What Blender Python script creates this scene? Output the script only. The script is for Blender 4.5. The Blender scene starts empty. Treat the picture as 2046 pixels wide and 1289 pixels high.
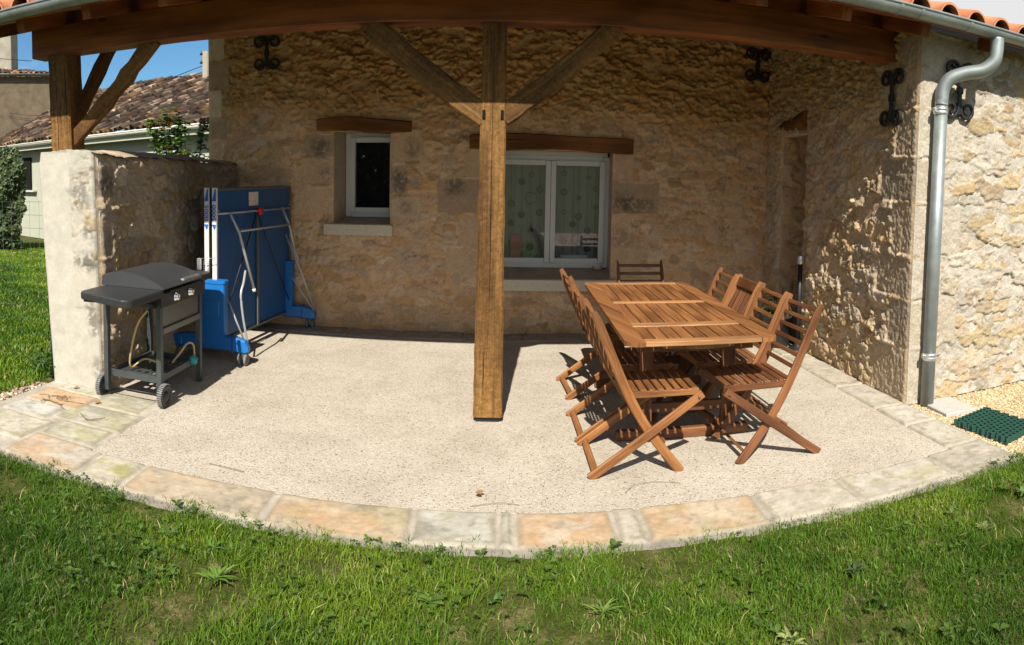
import bpy, math, random
import numpy as np
from mathutils import Vector, Matrix
random.seed(7); RNG = np.random.default_rng(7)
SC = bpy.context.scene; COL = SC.collection; PI = math.pi

# ------------------------------------------------------------------ camera (a stitched, cylindrical panorama)
F, YC, PIT, ROLL, YAW = 1310.29, 422.56, 0.0512, 0.0184, 0.0237
W0, H0, CAMZ = 2046.0, 1289.0, 1.6
def rotm(p, r, y):
    cx, sx, cy, sy, cz, sz = math.cos(p), math.sin(p), math.cos(r), math.sin(r), math.cos(y), math.sin(y)
    return (np.array([[1,0,0],[0,cx,-sx],[0,sx,cx]]) @ np.array([[cy,0,sy],[0,1,0],[-sy,0,cy]])
            @ np.array([[cz,-sz,0],[sz,cz,0],[0,0,1]]))
RT = rotm(PIT, ROLL, YAW).T
cam = bpy.data.cameras.new('camera'); camo = bpy.data.objects.new('camera', cam); COL.objects.link(camo)
cam.type = 'PANO'; cam.panorama_type = 'CENTRAL_CYLINDRICAL'
cam.central_cylindrical_range_u_min = -W0/2/F; cam.central_cylindrical_range_u_max = W0/2/F
cam.central_cylindrical_range_v_min = (YC-H0)/F; cam.central_cylindrical_range_v_max = YC/F
cam.central_cylindrical_radius = 1.0
cam.clip_start = .05; cam.clip_end = 4000
M = Matrix.Identity(4)
for i in range(3):
    M[i][0] = RT[i][0]; M[i][1] = RT[i][2]; M[i][2] = -RT[i][1]
M[2][3] = CAMZ
camo.matrix_world = M; SC.camera = camo

# ------------------------------------------------------------------ object helpers
def empty(name, loc, label=None, cat=None, group=None, rz=0):
    o = bpy.data.objects.new(name, None); COL.objects.link(o); o.location = loc; o.rotation_euler = (0, 0, rz)
    o.empty_display_size = .1
    tag(o, label, cat, group); return o
def tag(o, label=None, cat=None, group=None, kind=None):
    if label: o['label'] = label
    if cat: o['category'] = cat
    if group: o['group'] = group
    if kind: o['kind'] = kind
    return o
def linkmesh(name, me, mat, parent=None):
    o = bpy.data.objects.new(name, me); COL.objects.link(o)
    if mat is not None and not me.materials: me.materials.append(mat)
    if parent is not None: o.parent = parent
    return o
def copy_tree(o, parent=None):
    c = o.copy(); COL.objects.link(c); c.parent = parent
    for ch in list(o.children): copy_tree(ch, c)
    return c

class MB:
    """collects swept bars, tubes, lathes; builds ONE mesh"""
    def __init__(s): s.v=[]; s.f=[]; s.uv=[]; s.sm=[]
    def ring_skin(s, rings, closed=True, caps=True, smooth=False, vlen=None, seed=None):
        n=len(rings[0]); b=len(s.v); off=random.random()*9 if seed is None else seed
        per=[0]
        for k in range(n): per.append(per[-1]+(Vector(rings[0][(k+1)%n])-Vector(rings[0][k])).length)
        L=[0]
        for i in range(1,len(rings)):
            L.append(L[-1]+(sum((Vector(x) for x in rings[i]),Vector())/n-sum((Vector(x) for x in rings[i-1]),Vector())/n).length)
        for r in rings:
            for p in r: s.v.append(tuple(p))
        m=n if closed else n-1
        for i in range(len(rings)-1):
            for k in range(m):
                k2=(k+1)%n
                s.f.append((b+i*n+k,b+i*n+k2,b+(i+1)*n+k2,b+(i+1)*n+k)); s.sm.append(smooth)
                s.uv.append([(off+per[k],off+L[i]),(off+per[k+1],off+L[i]),(off+per[k+1],off+L[i+1]),(off+per[k],off+L[i+1])])
        if caps and closed:
            for i,rv in ((0,True),(len(rings)-1,False)):
                ids=[b+i*n+k for k in range(n)]
                if rv: ids=ids[::-1]
                s.f.append(tuple(ids)); s.sm.append(False)
                c=[s.v[j] for j in ids]
                s.uv.append([(off+c[j][0]+c[j][1]*.3,off+c[j][2]*.2) for j in range(n)])
    def sweep(s, prof, pts, up=(0,0,1), scales=None, smooth=False, caps=True, twist=0):
        pts=[Vector(p) for p in pts]; up=Vector(up); rings=[]
        for i,p in enumerate(pts):
            if i==0: t=pts[1]-pts[0]
            elif i==len(pts)-1: t=pts[-1]-pts[-2]
            else: t=(pts[i+1]-p).normalized()+(p-pts[i-1]).normalized()
            t.normalize(); sd=t.cross(up)
            if sd.length<1e-4: sd=t.cross(Vector((1,0,0)))
            sd.normalize(); u=sd.cross(t).normalized()
            k=scales[i] if scales else 1
            rings.append([p+sd*(a*k)+u*(b*k) for a,b in prof])
        s.ring_skin(rings, smooth=smooth, caps=caps)
    def bar(s, a, b, w, h, up=(0,0,1), ch=None, n=1, wob=0):
        """rectangular bar from a to b; w across, h along 'up'"""
        ch = min(w,h)*.12 if ch is None else ch
        a=Vector(a); b=Vector(b); L=(b-a).length; e=min(ch,L*.2)
        ts=[0,e/L]+[i/n for i in range(1,n)]+[1-e/L,1]
        sc=[1-2*ch/max(w,h)]+[1]*(len(ts)-2)+[1-2*ch/max(w,h)]
        pts=[a.lerp(b,t) for t in ts]
        if wob:
            for i in range(1,len(pts)-1): pts[i]=pts[i]+Vector((random.uniform(-1,1),random.uniform(-1,1),random.uniform(-1,1)))*wob
        s.sweep(rprof(w,h,ch), pts, up=up, scales=sc)
    def path(s, pts, w, h, up=(0,0,1), ch=None):
        ch = min(w,h)*.15 if ch is None else ch
        s.sweep(rprof(w,h,ch), pts, up=up)
    def tube(s, pts, r, n=12, up=(0,0,1), scales=None, caps=True):
        s.sweep([(r*math.cos(2*PI*k/n),r*math.sin(2*PI*k/n)) for k in range(n)], pts, up=up, smooth=True, scales=scales, caps=caps)
    def box(s, x0,x1,y0,y1,z0,z1, ch=.004):
        s.bar(((x0+x1)/2,y0,(z0+z1)/2),((x0+x1)/2,y1,(z0+z1)/2),abs(x1-x0),abs(z1-z0),ch=ch)
    def lathe(s, prof, o=(0,0,0), axis='Z', n=24, smooth=True):
        """prof: list of (radius, height)"""
        rings=[]
        for r,h in prof:
            ring=[]
            for k in range(n):
                a=2*PI*k/n; c,d=r*math.cos(a),r*math.sin(a)
                p={'Z':(c,d,h),'X':(h,c,d),'Y':(d,h,c)}[axis]
                ring.append((p[0]+o[0],p[1]+o[1],p[2]+o[2]))
            rings.append(ring)
        s.ring_skin(rings, smooth=smooth)
    def quad(s,a,b,c,d,uv=None):
        k=len(s.v); s.v+= [tuple(a),tuple(b),tuple(c),tuple(d)]; s.f.append((k,k+1,k+2,k+3)); s.sm.append(False)
        s.uv.append(uv or [(0,0),(1,0),(1,1),(0,1)])
    def poly(s, pts, z0, z1):
        """extruded polygon in xy"""
        s.ring_skin([[(x,y,z0) for x,y in pts],[(x,y,z1) for x,y in pts]])
    def build(s, name, mat, parent=None, T=None):
        me=bpy.data.meshes.new(name)
        v=s.v if T is None else [tuple(T@Vector(p)) for p in s.v]
        me.from_pydata(v,[],s.f); uvl=me.uv_layers.new(name='UVMap')
        flat=[c for f in s.uv for p in f for c in p]; uvl.data.foreach_set('uv',flat)
        me.polygons.foreach_set('use_smooth',s.sm); me.update()
        return linkmesh(name, me, mat, parent)
def rprof(w,h,ch):
    a,b=w/2,h/2; c=ch
    return [(-a+c,-b),(a-c,-b),(a,-b+c),(a,b-c),(a-c,b),(-a+c,b),(-a,b-c),(-a,-b+c)]

# ------------------------------------------------------------------ numpy noise
def _h(ix,iy,seed):
    n=(ix.astype(np.int64)*374761393+iy.astype(np.int64)*668265263+seed*1442695040)&0xffffffff
    n=((n^(n>>13))*1274126177)&0xffffffff; n=(n^(n>>16))&0xffffffff
    return n/4294967295.0
def vn(x,y,seed=0):
    ix=np.floor(x); iy=np.floor(y); fx=x-ix; fy=y-iy; fx=fx*fx*(3-2*fx); fy=fy*fy*(3-2*fy)
    a=_h(ix,iy,seed); b=_h(ix+1,iy,seed); c=_h(ix,iy+1,seed); d=_h(ix+1,iy+1,seed)
    return (a*(1-fx)+b*fx)*(1-fy)+(c*(1-fx)+d*fx)*fy
def fbm(x,y,seed=0,o=4):
    s=0; a=.5; t=0
    for i in range(o): s=s+a*vn(x*2**i+i*17.3,y*2**i-i*9.1,seed+i); t+=a; a*=.55
    return s/t
def sst(a,b,x):
    t=np.clip((x-a)/(b-a),0,1); return t*t*(3-2*t)
def stones(u,v,cw,ch,seed,wa=1.0):
    """irregular rubble: F2-F1, id of the stone, local offsets"""
    uu=u+wa*(.07*(fbm(u*6,v*8,seed+50)-.5)+.05*(fbm(u*19,v*21,seed+51,2)-.5)); vv=v+wa*(.06*(fbm(u*5,v*7,seed+60)-.5)+.035*(fbm(u*17,v*23,seed+61,2)-.5))
    row=np.floor(vv/ch); best=np.full(u.shape,1e9); sec=np.full(u.shape,1e9); bid=np.zeros(u.shape); dx=np.zeros(u.shape); dy=np.zeros(u.shape)
    for di in (-1,0,1):
        r=row+di; off=_h(r,r*0+3,seed)*cw; wr=cw*(.65+.8*_h(r,r*0+5,seed)); col=np.floor((uu+off)/wr)
        for dj in (-2,-1,0,1,2):
            c=col+dj; jx=_h(c,r,seed+1); jy=_h(c,r,seed+2); w=_h(c,r,seed+3)
            cx=(c+.5+(jx-.5)*.8)*wr-off; cy=(r+.5+(jy-.5)*.7)*ch
            ex=(uu-cx)/(wr*.62); ey=(vv-cy)/(ch*.62); sl=(_h(c,r,seed+6)-.5)*.7; ey=ey+sl*ex
            d=(np.abs(ex)**2.3+np.abs(ey)**2.3)**(1/2.3)-.40*w
            idn=_h(c,r,seed+7)
            n1=d<best; sec=np.where(n1,best,np.minimum(sec,d)); bid=np.where(n1,idn,bid); dx=np.where(n1,ex,dx); dy=np.where(n1,ey,dy); best=np.where(n1,d,best)
    return sec-best, bid, dx, dy
def C(*a): return np.array(a)
def srgb(r,g,b):
    return tuple(((c/255)/12.92 if c/255<=.04045 else ((c/255+.055)/1.055)**2.4) for c in (r,g,b))
MORT=C(.63,.50,.375); PAL=np.array([[.62,.53,.40],[.57,.45,.28],[.64,.58,.48],[.52,.42,.30],[.61,.50,.33],[.54,.49,.41],[.63,.55,.44],[.60,.45,.27]])  # MORT is warmed to carry the warm shade of the rear walls
def layer(U,V,seed,cw,ch,relief,level,tex,wa=1.0,edge=.07,mortar_amp=.010):
    """stones poking through a lime coat: returns height, stone mask, stone colour"""
    d,i,dx,dy=stones(U,V,cw,ch,seed,wa); q=lambda k:_h(np.floor(i*99991),np.floor(i*7919)+k,seed+9)
    hs=relief*(.15+1.1*q(1)); tl=relief*.9*((q(2)-.5)*dx+(q(3)-.2)*-dy*.9)
    Hs=hs+tl+tex*relief*.8-relief*2.6*(1-sst(0.0,edge,d))
    Hm=relief*level+mortar_amp*(fbm(U*7,V*9,seed+71,4)-.5)*1.6+tex*relief*.25
    m=sst(-.0012,.0022,Hs-Hm); H=np.maximum(Hs,Hm)
    cr_=np.exp(-((Hs-Hm)/.0022)**2)*sst(.35,.6,fbm(U*6,V*6,seed+74)); H=H-.007*cr_
    ci=(i*7.999).astype(int); col=PAL[ci]*(.86+.26*q(5))[...,None]*(1-.5*cr_)[...,None]
    return H,m,col,d
def wallfield(U,V,seed,blocks=(),spots=(),upper=None,cw=.24,ch=.125,relief=.014,expose=1.0,mort=MORT,wa=1.0,tone=(1,1,1)):
    """height (m) and colour of a lime-pointed rubble wall, U,V in metres"""
    tex=fbm(U*24,V*28,seed+20,5)-.5; big=fbm(U*2.2,V*2.2,seed+21,3)-.5
    H,m,col,d=layer(U,V,seed,cw,ch,relief,1.05-.95*expose,tex*2,wa)
    g=sst(.50,.72,fbm(U*10,V*10,seed+33))[...,None]*.17*m[...,None]
    mcol=mort*(0.88+.24*(fbm(U*5,V*5,seed+30)[...,None]))*(.93+.14*fbm(U*40,V*40,seed+31,2)[...,None])
    colr=mcol*(1-m[...,None])+col*m[...,None]; colr=colr*(1-g)+C(.58,.41,.20)*g
    H=H+big*.02
    if upper:
        H2,m2,c2,d2=layer(U,V,seed+100,.15,.058,.034,.10,tex*2.2,1.5,.28,.016)
        H2=H2+.014*(fbm(U*9,V*20,seed+45,4)-.5)
        c2=c2*C(1.0,.90,.66)*.92; j2=C(.50,.41,.26)*(.75+.5*fbm(U*8,V*8,seed+40)[...,None]); c2=j2*(1-m2[...,None])+c2*m2[...,None]
        k=sst(upper[0],upper[1],V+.5*(fbm(U*1.6,V*1.6,seed+41)-.5)); H=H*(1-k)+H2*k; k3=k[...,None]; colr=colr*(1-k3)+c2*k3
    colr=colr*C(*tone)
    for (x0,x1,z0,z1,cc,rg,hh) in blocks:
        wx=.012*(fbm(U*9,V*9,seed+70)-.5)*2
        e=np.minimum(np.minimum(U-x0,x1-U),np.minimum(V-z0,z1-V))+wx
        k=sst(-.004,.012,e); pick=fbm(U*60,V*38,seed+71,2)-.5
        Hb=.010*hh+rg*.016*pick+.004*(fbm(U*8,V*8,seed+72)-.5)
        e2=np.minimum(np.minimum(U-x0,x1-U),np.minimum(V-z0,z1-V))
        H=H*(1-k)+Hb*k
        cb=C(*cc)*C(*tone)*(.88+.24*fbm(U*14,V*14,seed+73)[...,None])
        colr=colr*(1-k[...,None])+cb*k[...,None]
    for (x,z,rx,rz,st) in spots:     # grey-black lichen
        r=np.sqrt(((U-x)/rx)**2+((V-z)/rz)**2)+.9*(fbm(U*16,V*16,seed+80)-.5)
        r=r/1.25; k=(sst(1.0,.2,r)*sst(.40,.62,fbm(U*40,V*40,seed+81,3)+.14*(1-r))*st*.85)[...,None]
        colr=colr*(1-k)+C(.15,.135,.115)*k
    return H,np.clip(colr,0.02,1.2)

def gridmesh(name, P, colr, mat, parent=None, keep=None, smooth=True):
    """P: (nv,nu,3) vertex grid; colr the same shape; keep: (nv-1,nu-1) faces"""
    nv,nu=P.shape[:2]; idx=np.arange(nv*nu).reshape(nv,nu)
    q=np.stack([idx[:-1,:-1],idx[:-1,1:],idx[1:,1:],idx[1:,:-1]],-1)
    q=q[keep] if keep is not None else q.reshape(-1,4)
    me=bpy.data.meshes.new(name)
    me.vertices.add(nv*nu); me.vertices.foreach_set('co',P.reshape(-1).astype(np.float32))
    n=len(q); me.loops.add(n*4); me.loops.foreach_set('vertex_index',q.reshape(-1).astype(np.int32))
    me.polygons.add(n); me.polygons.foreach_set('loop_start',np.arange(0,n*4,4,dtype=np.int32))
    me.polygons.foreach_set('loop_total',np.full(n,4,dtype=np.int32))
    me.polygons.foreach_set('use_smooth',np.full(n,smooth))
    if colr is not None:
        at=me.attributes.new('tint','FLOAT_COLOR','POINT')
        c4=np.ones((nv*nu,4),np.float32); c4[:,:3]=colr.reshape(-1,3); at.data.foreach_set('color',c4.reshape(-1))
    me.update(calc_edges=True); me.validate()
    return linkmesh(name, me, mat, parent)
def trimesh(name, V, T, colr, mat, parent=None, smooth=False):
    me=bpy.data.meshes.new(name); me.vertices.add(len(V)); me.vertices.foreach_set('co',np.asarray(V,np.float32).reshape(-1))
    n=len(T); me.loops.add(n*3); me.loops.foreach_set('vertex_index',np.asarray(T,np.int32).reshape(-1))
    me.polygons.add(n); me.polygons.foreach_set('loop_start',np.arange(0,n*3,3,dtype=np.int32)); me.polygons.foreach_set('loop_total',np.full(n,3,dtype=np.int32))
    me.polygons.foreach_set('use_smooth',np.full(n,smooth))
    if colr is not None:
        at=me.attributes.new('tint','FLOAT_COLOR','POINT'); c4=np.ones((len(V),4),np.float32); c4[:,:3]=colr; at.data.foreach_set('color',c4.reshape(-1))
    me.update(calc_edges=True)
    return linkmesh(name, me, mat, parent)

# ------------------------------------------------------------------ materials
ALB={'lime_rubble':.60,'dressed_stone':.60,'lime_plaster':.60,'exposed_aggregate':.60,'sandstone_slab':.66,'pebble':.75,'gravel_bed':.75,'oiled_teak':.62,'sun_bleached_teak':.68,'red_teak':.62,
     'hewn_oak':.31,'douglas_fir':.58,'old_clay_tile':.42,'old_lintel_oak':.6,'white_pvc':.62,'green_paver_plastic':.65,'white_render':.7,'pale_limestone':.65,'soil_and_thatch':.9,'terracotta_tile':.7}
class NT:
    def __init__(s,name):
        s.m=bpy.data.materials.new(name); s.m.use_nodes=True; s.t=s.m.node_tree; s.t.nodes.clear()
        s.out=s.n('ShaderNodeOutputMaterial'); s.b=s.n('ShaderNodeBsdfPrincipled'); s.l(s.b.outputs[0],s.out.inputs[0])
    def n(s,ty,**k):
        x=s.t.nodes.new(ty)
        for a,b in k.items():
            if a in x.inputs.keys() if isinstance(a,str) else False: x.inputs[a].default_value=b
            else: setattr(x,a,b)
        return x
    def l(s,a,b): s.t.links.new(a,b)
    def noise(s,vec,scale,detail=4,rough=.55,dist=0):
        x=s.n('ShaderNodeTexNoise'); x.inputs['Scale'].default_value=scale; x.inputs['Detail'].default_value=detail; x.inputs['Roughness'].default_value=rough; x.inputs['Distortion'].default_value=dist
        if vec is not None: s.l(vec,x.inputs['Vector'])
        return x.outputs['Fac']
    def voro(s,vec,scale,feature='F1',out='Distance'):
        x=s.n('ShaderNodeTexVoronoi'); x.feature=feature; x.inputs['Scale'].default_value=scale; s.l(vec,x.inputs['Vector']); return x.outputs[out]
    def mapv(s,vec,sc):
        x=s.n('ShaderNodeMapping'); x.inputs['Scale'].default_value=sc; s.l(vec,x.inputs['Vector']); return x.outputs[0]
    def ramp(s,fac,stops,interp='LINEAR'):
        x=s.n('ShaderNodeValToRGB'); e=x.color_ramp.elements; x.color_ramp.interpolation=interp
        while len(e)<len(stops): e.new(.5)
        for i,(p,c) in enumerate(stops): e[i].position=p; e[i].color=(*c,1) if len(c)==3 else c
        s.l(fac,x.inputs[0]); return x.outputs[0]
    def mix(s,f,a,b,bt='MIX'):
        x=s.n('ShaderNodeMix'); x.data_type='RGBA'; x.blend_type=bt
        for v,i in ((f,0),(a,6),(b,7)):
            if isinstance(v,(int,float)): x.inputs[i].default_value=v
            elif isinstance(v,tuple): x.inputs[i].default_value=(*v,1)
            else: s.l(v,x.inputs[i])
        return x.outputs[2]
    def math(s,op,a,b=0):
        x=s.n('ShaderNodeMath'); x.operation=op
        for v,i in ((a,0),(b,1)):
            if isinstance(v,(int,float)): x.inputs[i].default_value=v
            else: s.l(v,x.inputs[i])
        return x.outputs[0]
    def bump(s,h,strength=.5,dist=.01):
        x=s.n('ShaderNodeBump'); x.inputs['Strength'].default_value=strength; x.inputs['Distance'].default_value=dist
        s.l(h,x.inputs['Height']); s.l(x.outputs[0],s.b.inputs['Normal'])
    def tc(s,k='Object'):
        return s.n('ShaderNodeTexCoord').outputs[k]
    def attr(s,name='tint'):
        x=s.n('ShaderNodeAttribute'); x.attribute_name=name; return x.outputs['Color']
    def set(s,col=None,rough=.8,metal=0,spec=None):
        f=ALB.get(s.m.name,1.0)
        if f!=1.0 and col is not None: col=tuple(x*f for x in col) if isinstance(col,tuple) else s.mix(1.0,col,(f,f,f),'MULTIPLY')
        if col is not None:
            if isinstance(col,tuple): s.b.inputs['Base Color'].default_value=(*col,1)
            else: s.l(col,s.b.inputs['Base Color'])
        if isinstance(rough,(int,float)): s.b.inputs['Roughness'].default_value=rough
        else: s.l(rough,s.b.inputs['Roughness'])
        s.b.inputs['Metallic'].default_value=metal
        if spec is not None: s.b.inputs['Specular IOR Level'].default_value=spec
        return s.m
def mat_wall(name='lime_rubble',fine=75,st=.9,con=.55):
    k=NT(name); o=k.tc(); a=k.attr(); n1=k.noise(o,fine,5,.65); n2=k.noise(o,14,4)
    c=k.mix(con,a,k.ramp(n1,[(.3,(.50,.48,.44)),(.5,(.95,.95,.95)),(.7,(1.32,1.30,1.26))]),'MULTIPLY')
    c=k.mix(.4,c,k.ramp(n2,[(.3,(.8,.78,.74)),(.7,(1.15,1.15,1.15))]),'MULTIPLY')
    k.bump(k.math('ADD',n1,k.math('MULTIPLY',n2,.8)),st,.006); return k.set(c,.93,spec=.2)
def mat_wood(name,stops,scale=1.0,rough=.6,crack=.5,bump=.4,spec=.35,knots=False,hewn=0):
    k=NT(name); uv=k.n('ShaderNodeUVMap').outputs[0]
    g=k.noise(k.mapv(uv,(60*scale,2.2*scale,1)),1,6,.65,.6); f=k.noise(k.mapv(uv,(260*scale,7*scale,1)),1,4,.7); b=k.noise(k.mapv(uv,(5,1.1,1)),1,3)
    c=k.ramp(g,stops); c=k.mix(.55,c,k.ramp(f,[(.3,(.62,.60,.58)),(.65,(1.18,1.18,1.18))]),'MULTIPLY')
    c=k.mix(.8,c,k.ramp(b,[(.36,(.46,.42,.40)),(.5,(.95,.95,.95)),(.64,(1.35,1.35,1.30))]),'MULTIPLY')
    cr=k.ramp(k.noise(k.mapv(uv,(34*scale,.9*scale,1)),1,3,.6,.3),[(.30,(0,0,0)),(.36,(1,1,1))])
    c=k.mix(crack,c,k.mix(.8,cr,(1,1,1),'MULTIPLY'),'MULTIPLY')
    if hewn:
        hv=k.noise(k.mapv(uv,(26,34,1)),1,5,.7,1.0); c=k.mix(hewn,c,k.ramp(hv,[(.32,(.35,.32,.30)),(.5,(.95,.95,.95)),(.68,(1.7,1.65,1.5))]),'MULTIPLY'); sp=k.ramp(k.noise(k.mapv(uv,(70,.45,1)),1,2,.5,.8),[(.285,(.12,.10,.09)),(.315,(1,1,1))]); c=k.mix(.85,c,sp,'MULTIPLY')
    if knots:
        v=k.voro(k.mapv(uv,(5,1.6,1)),1.0); kn=k.ramp(v,[(.03,(.25,.16,.12)),(.09,(1,1,1))]); c=k.mix(.9,c,kn,'MULTIPLY')
    k.bump(k.math('ADD',k.math('MULTIPLY',f,.6),k.math('MULTIPLY',k.math('ADD',cr,g),.7)),bump,.004); return k.set(c,rough,spec=spec)
def mat_plain(name,col,rough=.5,metal=0,var=.12,scale=30,bump=0,spec=None):
    k=NT(name); o=k.tc(); n=k.noise(o,scale,4,.6)
    c=k.mix(1.0,col,k.ramp(n,[(.25,(1-var,)*3),(.75,(1+var,)*3)]),'MULTIPLY')
    r=k.math('ADD',rough-.06,k.math('MULTIPLY',n,.14))
    if bump: k.bump(n,bump,.002)
    return k.set(c,r,metal,spec)

M_wall=mat_wall(); M_lime=mat_wall('dressed_stone',60,.3,.14)
M_teak=mat_wood('oiled_teak',[(.25,(.15,.055,.020)),(.5,(.34,.142,.048)),(.75,(.50,.25,.095))],1.0,.5,.25,.25)
M_teak_pale=mat_wood('sun_bleached_teak',[(.25,(.30,.135,.055)),(.5,(.46,.235,.10)),(.75,(.58,.34,.165))],1.0,.5,.25,.25)
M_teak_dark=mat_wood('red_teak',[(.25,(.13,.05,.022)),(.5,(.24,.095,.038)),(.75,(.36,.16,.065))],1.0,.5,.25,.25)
M_oak=mat_wood('hewn_oak',[(.2,(.20,.095,.028)),(.5,(.46,.235,.07)),(.8,(.66,.40,.15))],.8,.75,.85,1.0,.2,hewn=.6)
M_fir=mat_wood('douglas_fir',[(.2,(.20,.058,.014)),(.5,(.36,.118,.030)),(.8,(.48,.18,.05))],.45,.6,.15,.2,.3,True)
M_lintel=mat_wood('old_lintel_oak',[(.2,(.13,.050,.016)),(.5,(.28,.115,.035)),(.8,(.40,.18,.06))],.4,.8,.6,.8,.2)
M_zinc=mat_plain('zinc',(.25,.285,.29),.48,.55,.22,7)
M_galv=mat_plain('galvanised_steel',(.66,.69,.70),.33,.9,.2,40)
M_iron=mat_plain('black_wrought_iron',(.018,.019,.022),.5,.3,.3,60,.3)
M_black=mat_plain('black_plastic',(.022,.024,.026),.45,0,.2,50)
M_lidblk=mat_plain('black_enamel',(.045,.048,.052),.42,.2,.2,220,.4)
M_grey=mat_plain('dark_grey_steel',(.075,.088,.09),.42,.5,.15,25)
M_midgrey=mat_plain('grey_panel',(.16,.16,.155),.35,.6,.1,12)
M_chrome=mat_plain('chrome',(.85,.86,.88),.12,1,.03,10)
M_pvc=mat_plain('white_pvc',(.74,.75,.72),.35,0,.04,8)
M_blue=mat_plain('blue_board',(.008,.072,.215),.42,0,.10,6)
M_bluep=mat_plain('blue_plastic',(.008,.13,.42),.38,0,.08,12)
M_alu=mat_plain('aluminium_frame',(.42,.43,.44),.35,.35,.06,20)
M_whitel=mat_plain('white_laminate',(.60,.59,.56),.4,0,.04,20)
M_red=mat_plain('red_plastic',(.60,.015,.02),.4)
M_rubber=mat_plain('grey_rubber',(.15,.15,.145),.8,0,.25,60,.4)
M_hose=mat_plain('gas_hose',(.50,.36,.17),.5,0,.1,30)
M_teal=mat_plain('teal_regulator',(.02,.30,.30),.4)
M_greenp=mat_plain('green_paver_plastic',(.012,.085,.06),.6,0,.2,40)
M_rim=mat_plain('dark_rubber_edge',(.10,.10,.095),.6)

def mat_glass():
    k=NT('window_glass'); t=k.n('ShaderNodeBsdfTransparent'); t.inputs[0].default_value=(.88,.90,.90,1)
    g=k.n('ShaderNodeBsdfGlossy'); g.inputs['Roughness'].default_value=.01; g.inputs[0].default_value=(1,1,1,1)
    fr=k.n('ShaderNodeFresnel'); fr.inputs[0].default_value=1.5
    f=k.math('MULTIPLY',fr.outputs[0],2.4); m=k.n('ShaderNodeMixShader'); k.l(f,m.inputs[0]); k.l(t.outputs[0],m.inputs[1]); k.l(g.outputs[0],m.inputs[2])
    k.l(m.outputs[0],k.out.inputs[0]); return k.m
M_glass=mat_glass()
def mat_leaf(name,c0,c1,trans=.25,rough=.5):
    k=NT(name); a=k.attr(); c=k.mix(1.0,a,(1,1,1),'MULTIPLY'); k.set(c,rough,spec=.4)
    tr=k.n('ShaderNodeBsdfTranslucent'); k.l(k.mix(1,a,(1.3,1.35,.6),'MULTIPLY'),tr.inputs[0]); m=k.n('ShaderNodeMixShader'); m.inputs[0].default_value=trans
    k.l(k.b.outputs[0],m.inputs[1]); k.l(tr.outputs[0],m.inputs[2]); k.l(m.outputs[0],k.out.inputs[0]); return k.m
M_leaf=mat_leaf('leaf',None,None); M_grass=mat_leaf('grass_blades',None,None,.3,.55)
def mat_patio():
    k=NT('exposed_aggregate'); o=k.tc(); v1=k.voro(o,92); v2=k.voro(o,92,'F1','Color'); n=k.noise(o,2.2,5); n2=k.noise(o,380,3,.7); n3=k.noise(o,11,4)
    sep=k.n('ShaderNodeSeparateColor'); k.l(v2,sep.inputs[0])
    peb=k.ramp(sep.outputs[0],[(0,(.56,.46,.35)),(.35,(.72,.65,.56)),(.6,(.90,.86,.78)),(.78,(.62,.50,.36)),(.88,(.36,.26,.18)),(1,(.13,.10,.08))])
    c=k.mix(k.ramp(v1,[(.15,(1,1,1)),(.55,(.15,.15,.15))]),(.70,.645,.55),peb)
    d=k.ramp(k.noise(o,230,2,.5),[(.29,(.40,.34,.27)),(.36,(1,1,1))]); c=k.mix(.75,c,d,'MULTIPLY')
    c=k.mix(.6,c,k.ramp(n2,[(.3,(.7,.68,.66)),(.7,(1.2,1.2,1.2))]),'MULTIPLY')
    c=k.mix(.7,c,k.ramp(n,[(.3,(.84,.83,.79)),(.55,(1.04,1.04,1.03)),(.7,(1.10,1.10,1.09))]),'MULTIPLY')
    c=k.mix(.4,c,k.ramp(n3,[(.3,(.88,.85,.80)),(.65,(1.05,1.05,1.05))]),'MULTIPLY')
    k.bump(k.math('ADD',k.math('MULTIPLY',v1,-1.0),n2),.55,.006); return k.set(c,.9,spec=.2)
M_patio=mat_patio()
def mat_slab():
    k=NT('sandstone_slab'); o=k.tc(); a=k.attr(); n=k.noise(o,22,5,.65); n2=k.noise(o,140,3,.7)
    c=k.mix(.7,a,k.ramp(n,[(.3,(.80,.78,.74)),(.7,(1.15,1.15,1.15))]),'MULTIPLY'); c=k.mix(.5,c,k.ramp(n2,[(.3,(.8,.8,.8)),(.7,(1.15,1.15,1.15))]),'MULTIPLY')
    k.bump(k.math('ADD',n,k.math('MULTIPLY',n2,.4)),.4,.005); return k.set(c,.85,spec=.25)
M_slab=mat_slab()
def mat_soil():
    k=NT('soil_and_thatch'); o=k.tc(); n=k.noise(o,6,6,.7); n2=k.noise(o,70,4,.7); n3=k.noise(o,.35,4)
    c=k.ramp(n,[(.3,(.034,.048,.010)),(.5,(.07,.080,.022)),(.68,(.20,.16,.09))]); c=k.mix(.7,c,k.ramp(n2,[(.3,(.55,.55,.5)),(.7,(1.3,1.3,1.2))]),'MULTIPLY')
    c=k.mix(.5,c,k.ramp(n3,[(.3,(.75,.85,.6)),(.7,(1.2,1.15,1.0))]),'MULTIPLY')
    k.bump(k.math('ADD',n,n2),.7,.02); return k.set(c,.95,spec=.1)
M_soil=mat_soil()
def mat_gravel():
    k=NT('gravel_bed'); o=k.tc(); v=k.voro(o,70,'F1','Color'); d=k.voro(o,70); sep=k.n('ShaderNodeSeparateColor'); k.l(v,sep.inputs[0])
    c=k.ramp(sep.outputs[0],[(0,(.42,.29,.13)),(.5,(.58,.44,.24)),(1,(.66,.56,.38))]); k.bump(k.math('MULTIPLY',d,-1.0),1,.01); return k.set(c,.9,spec=.2)
M_gravbed=mat_gravel()
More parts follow.
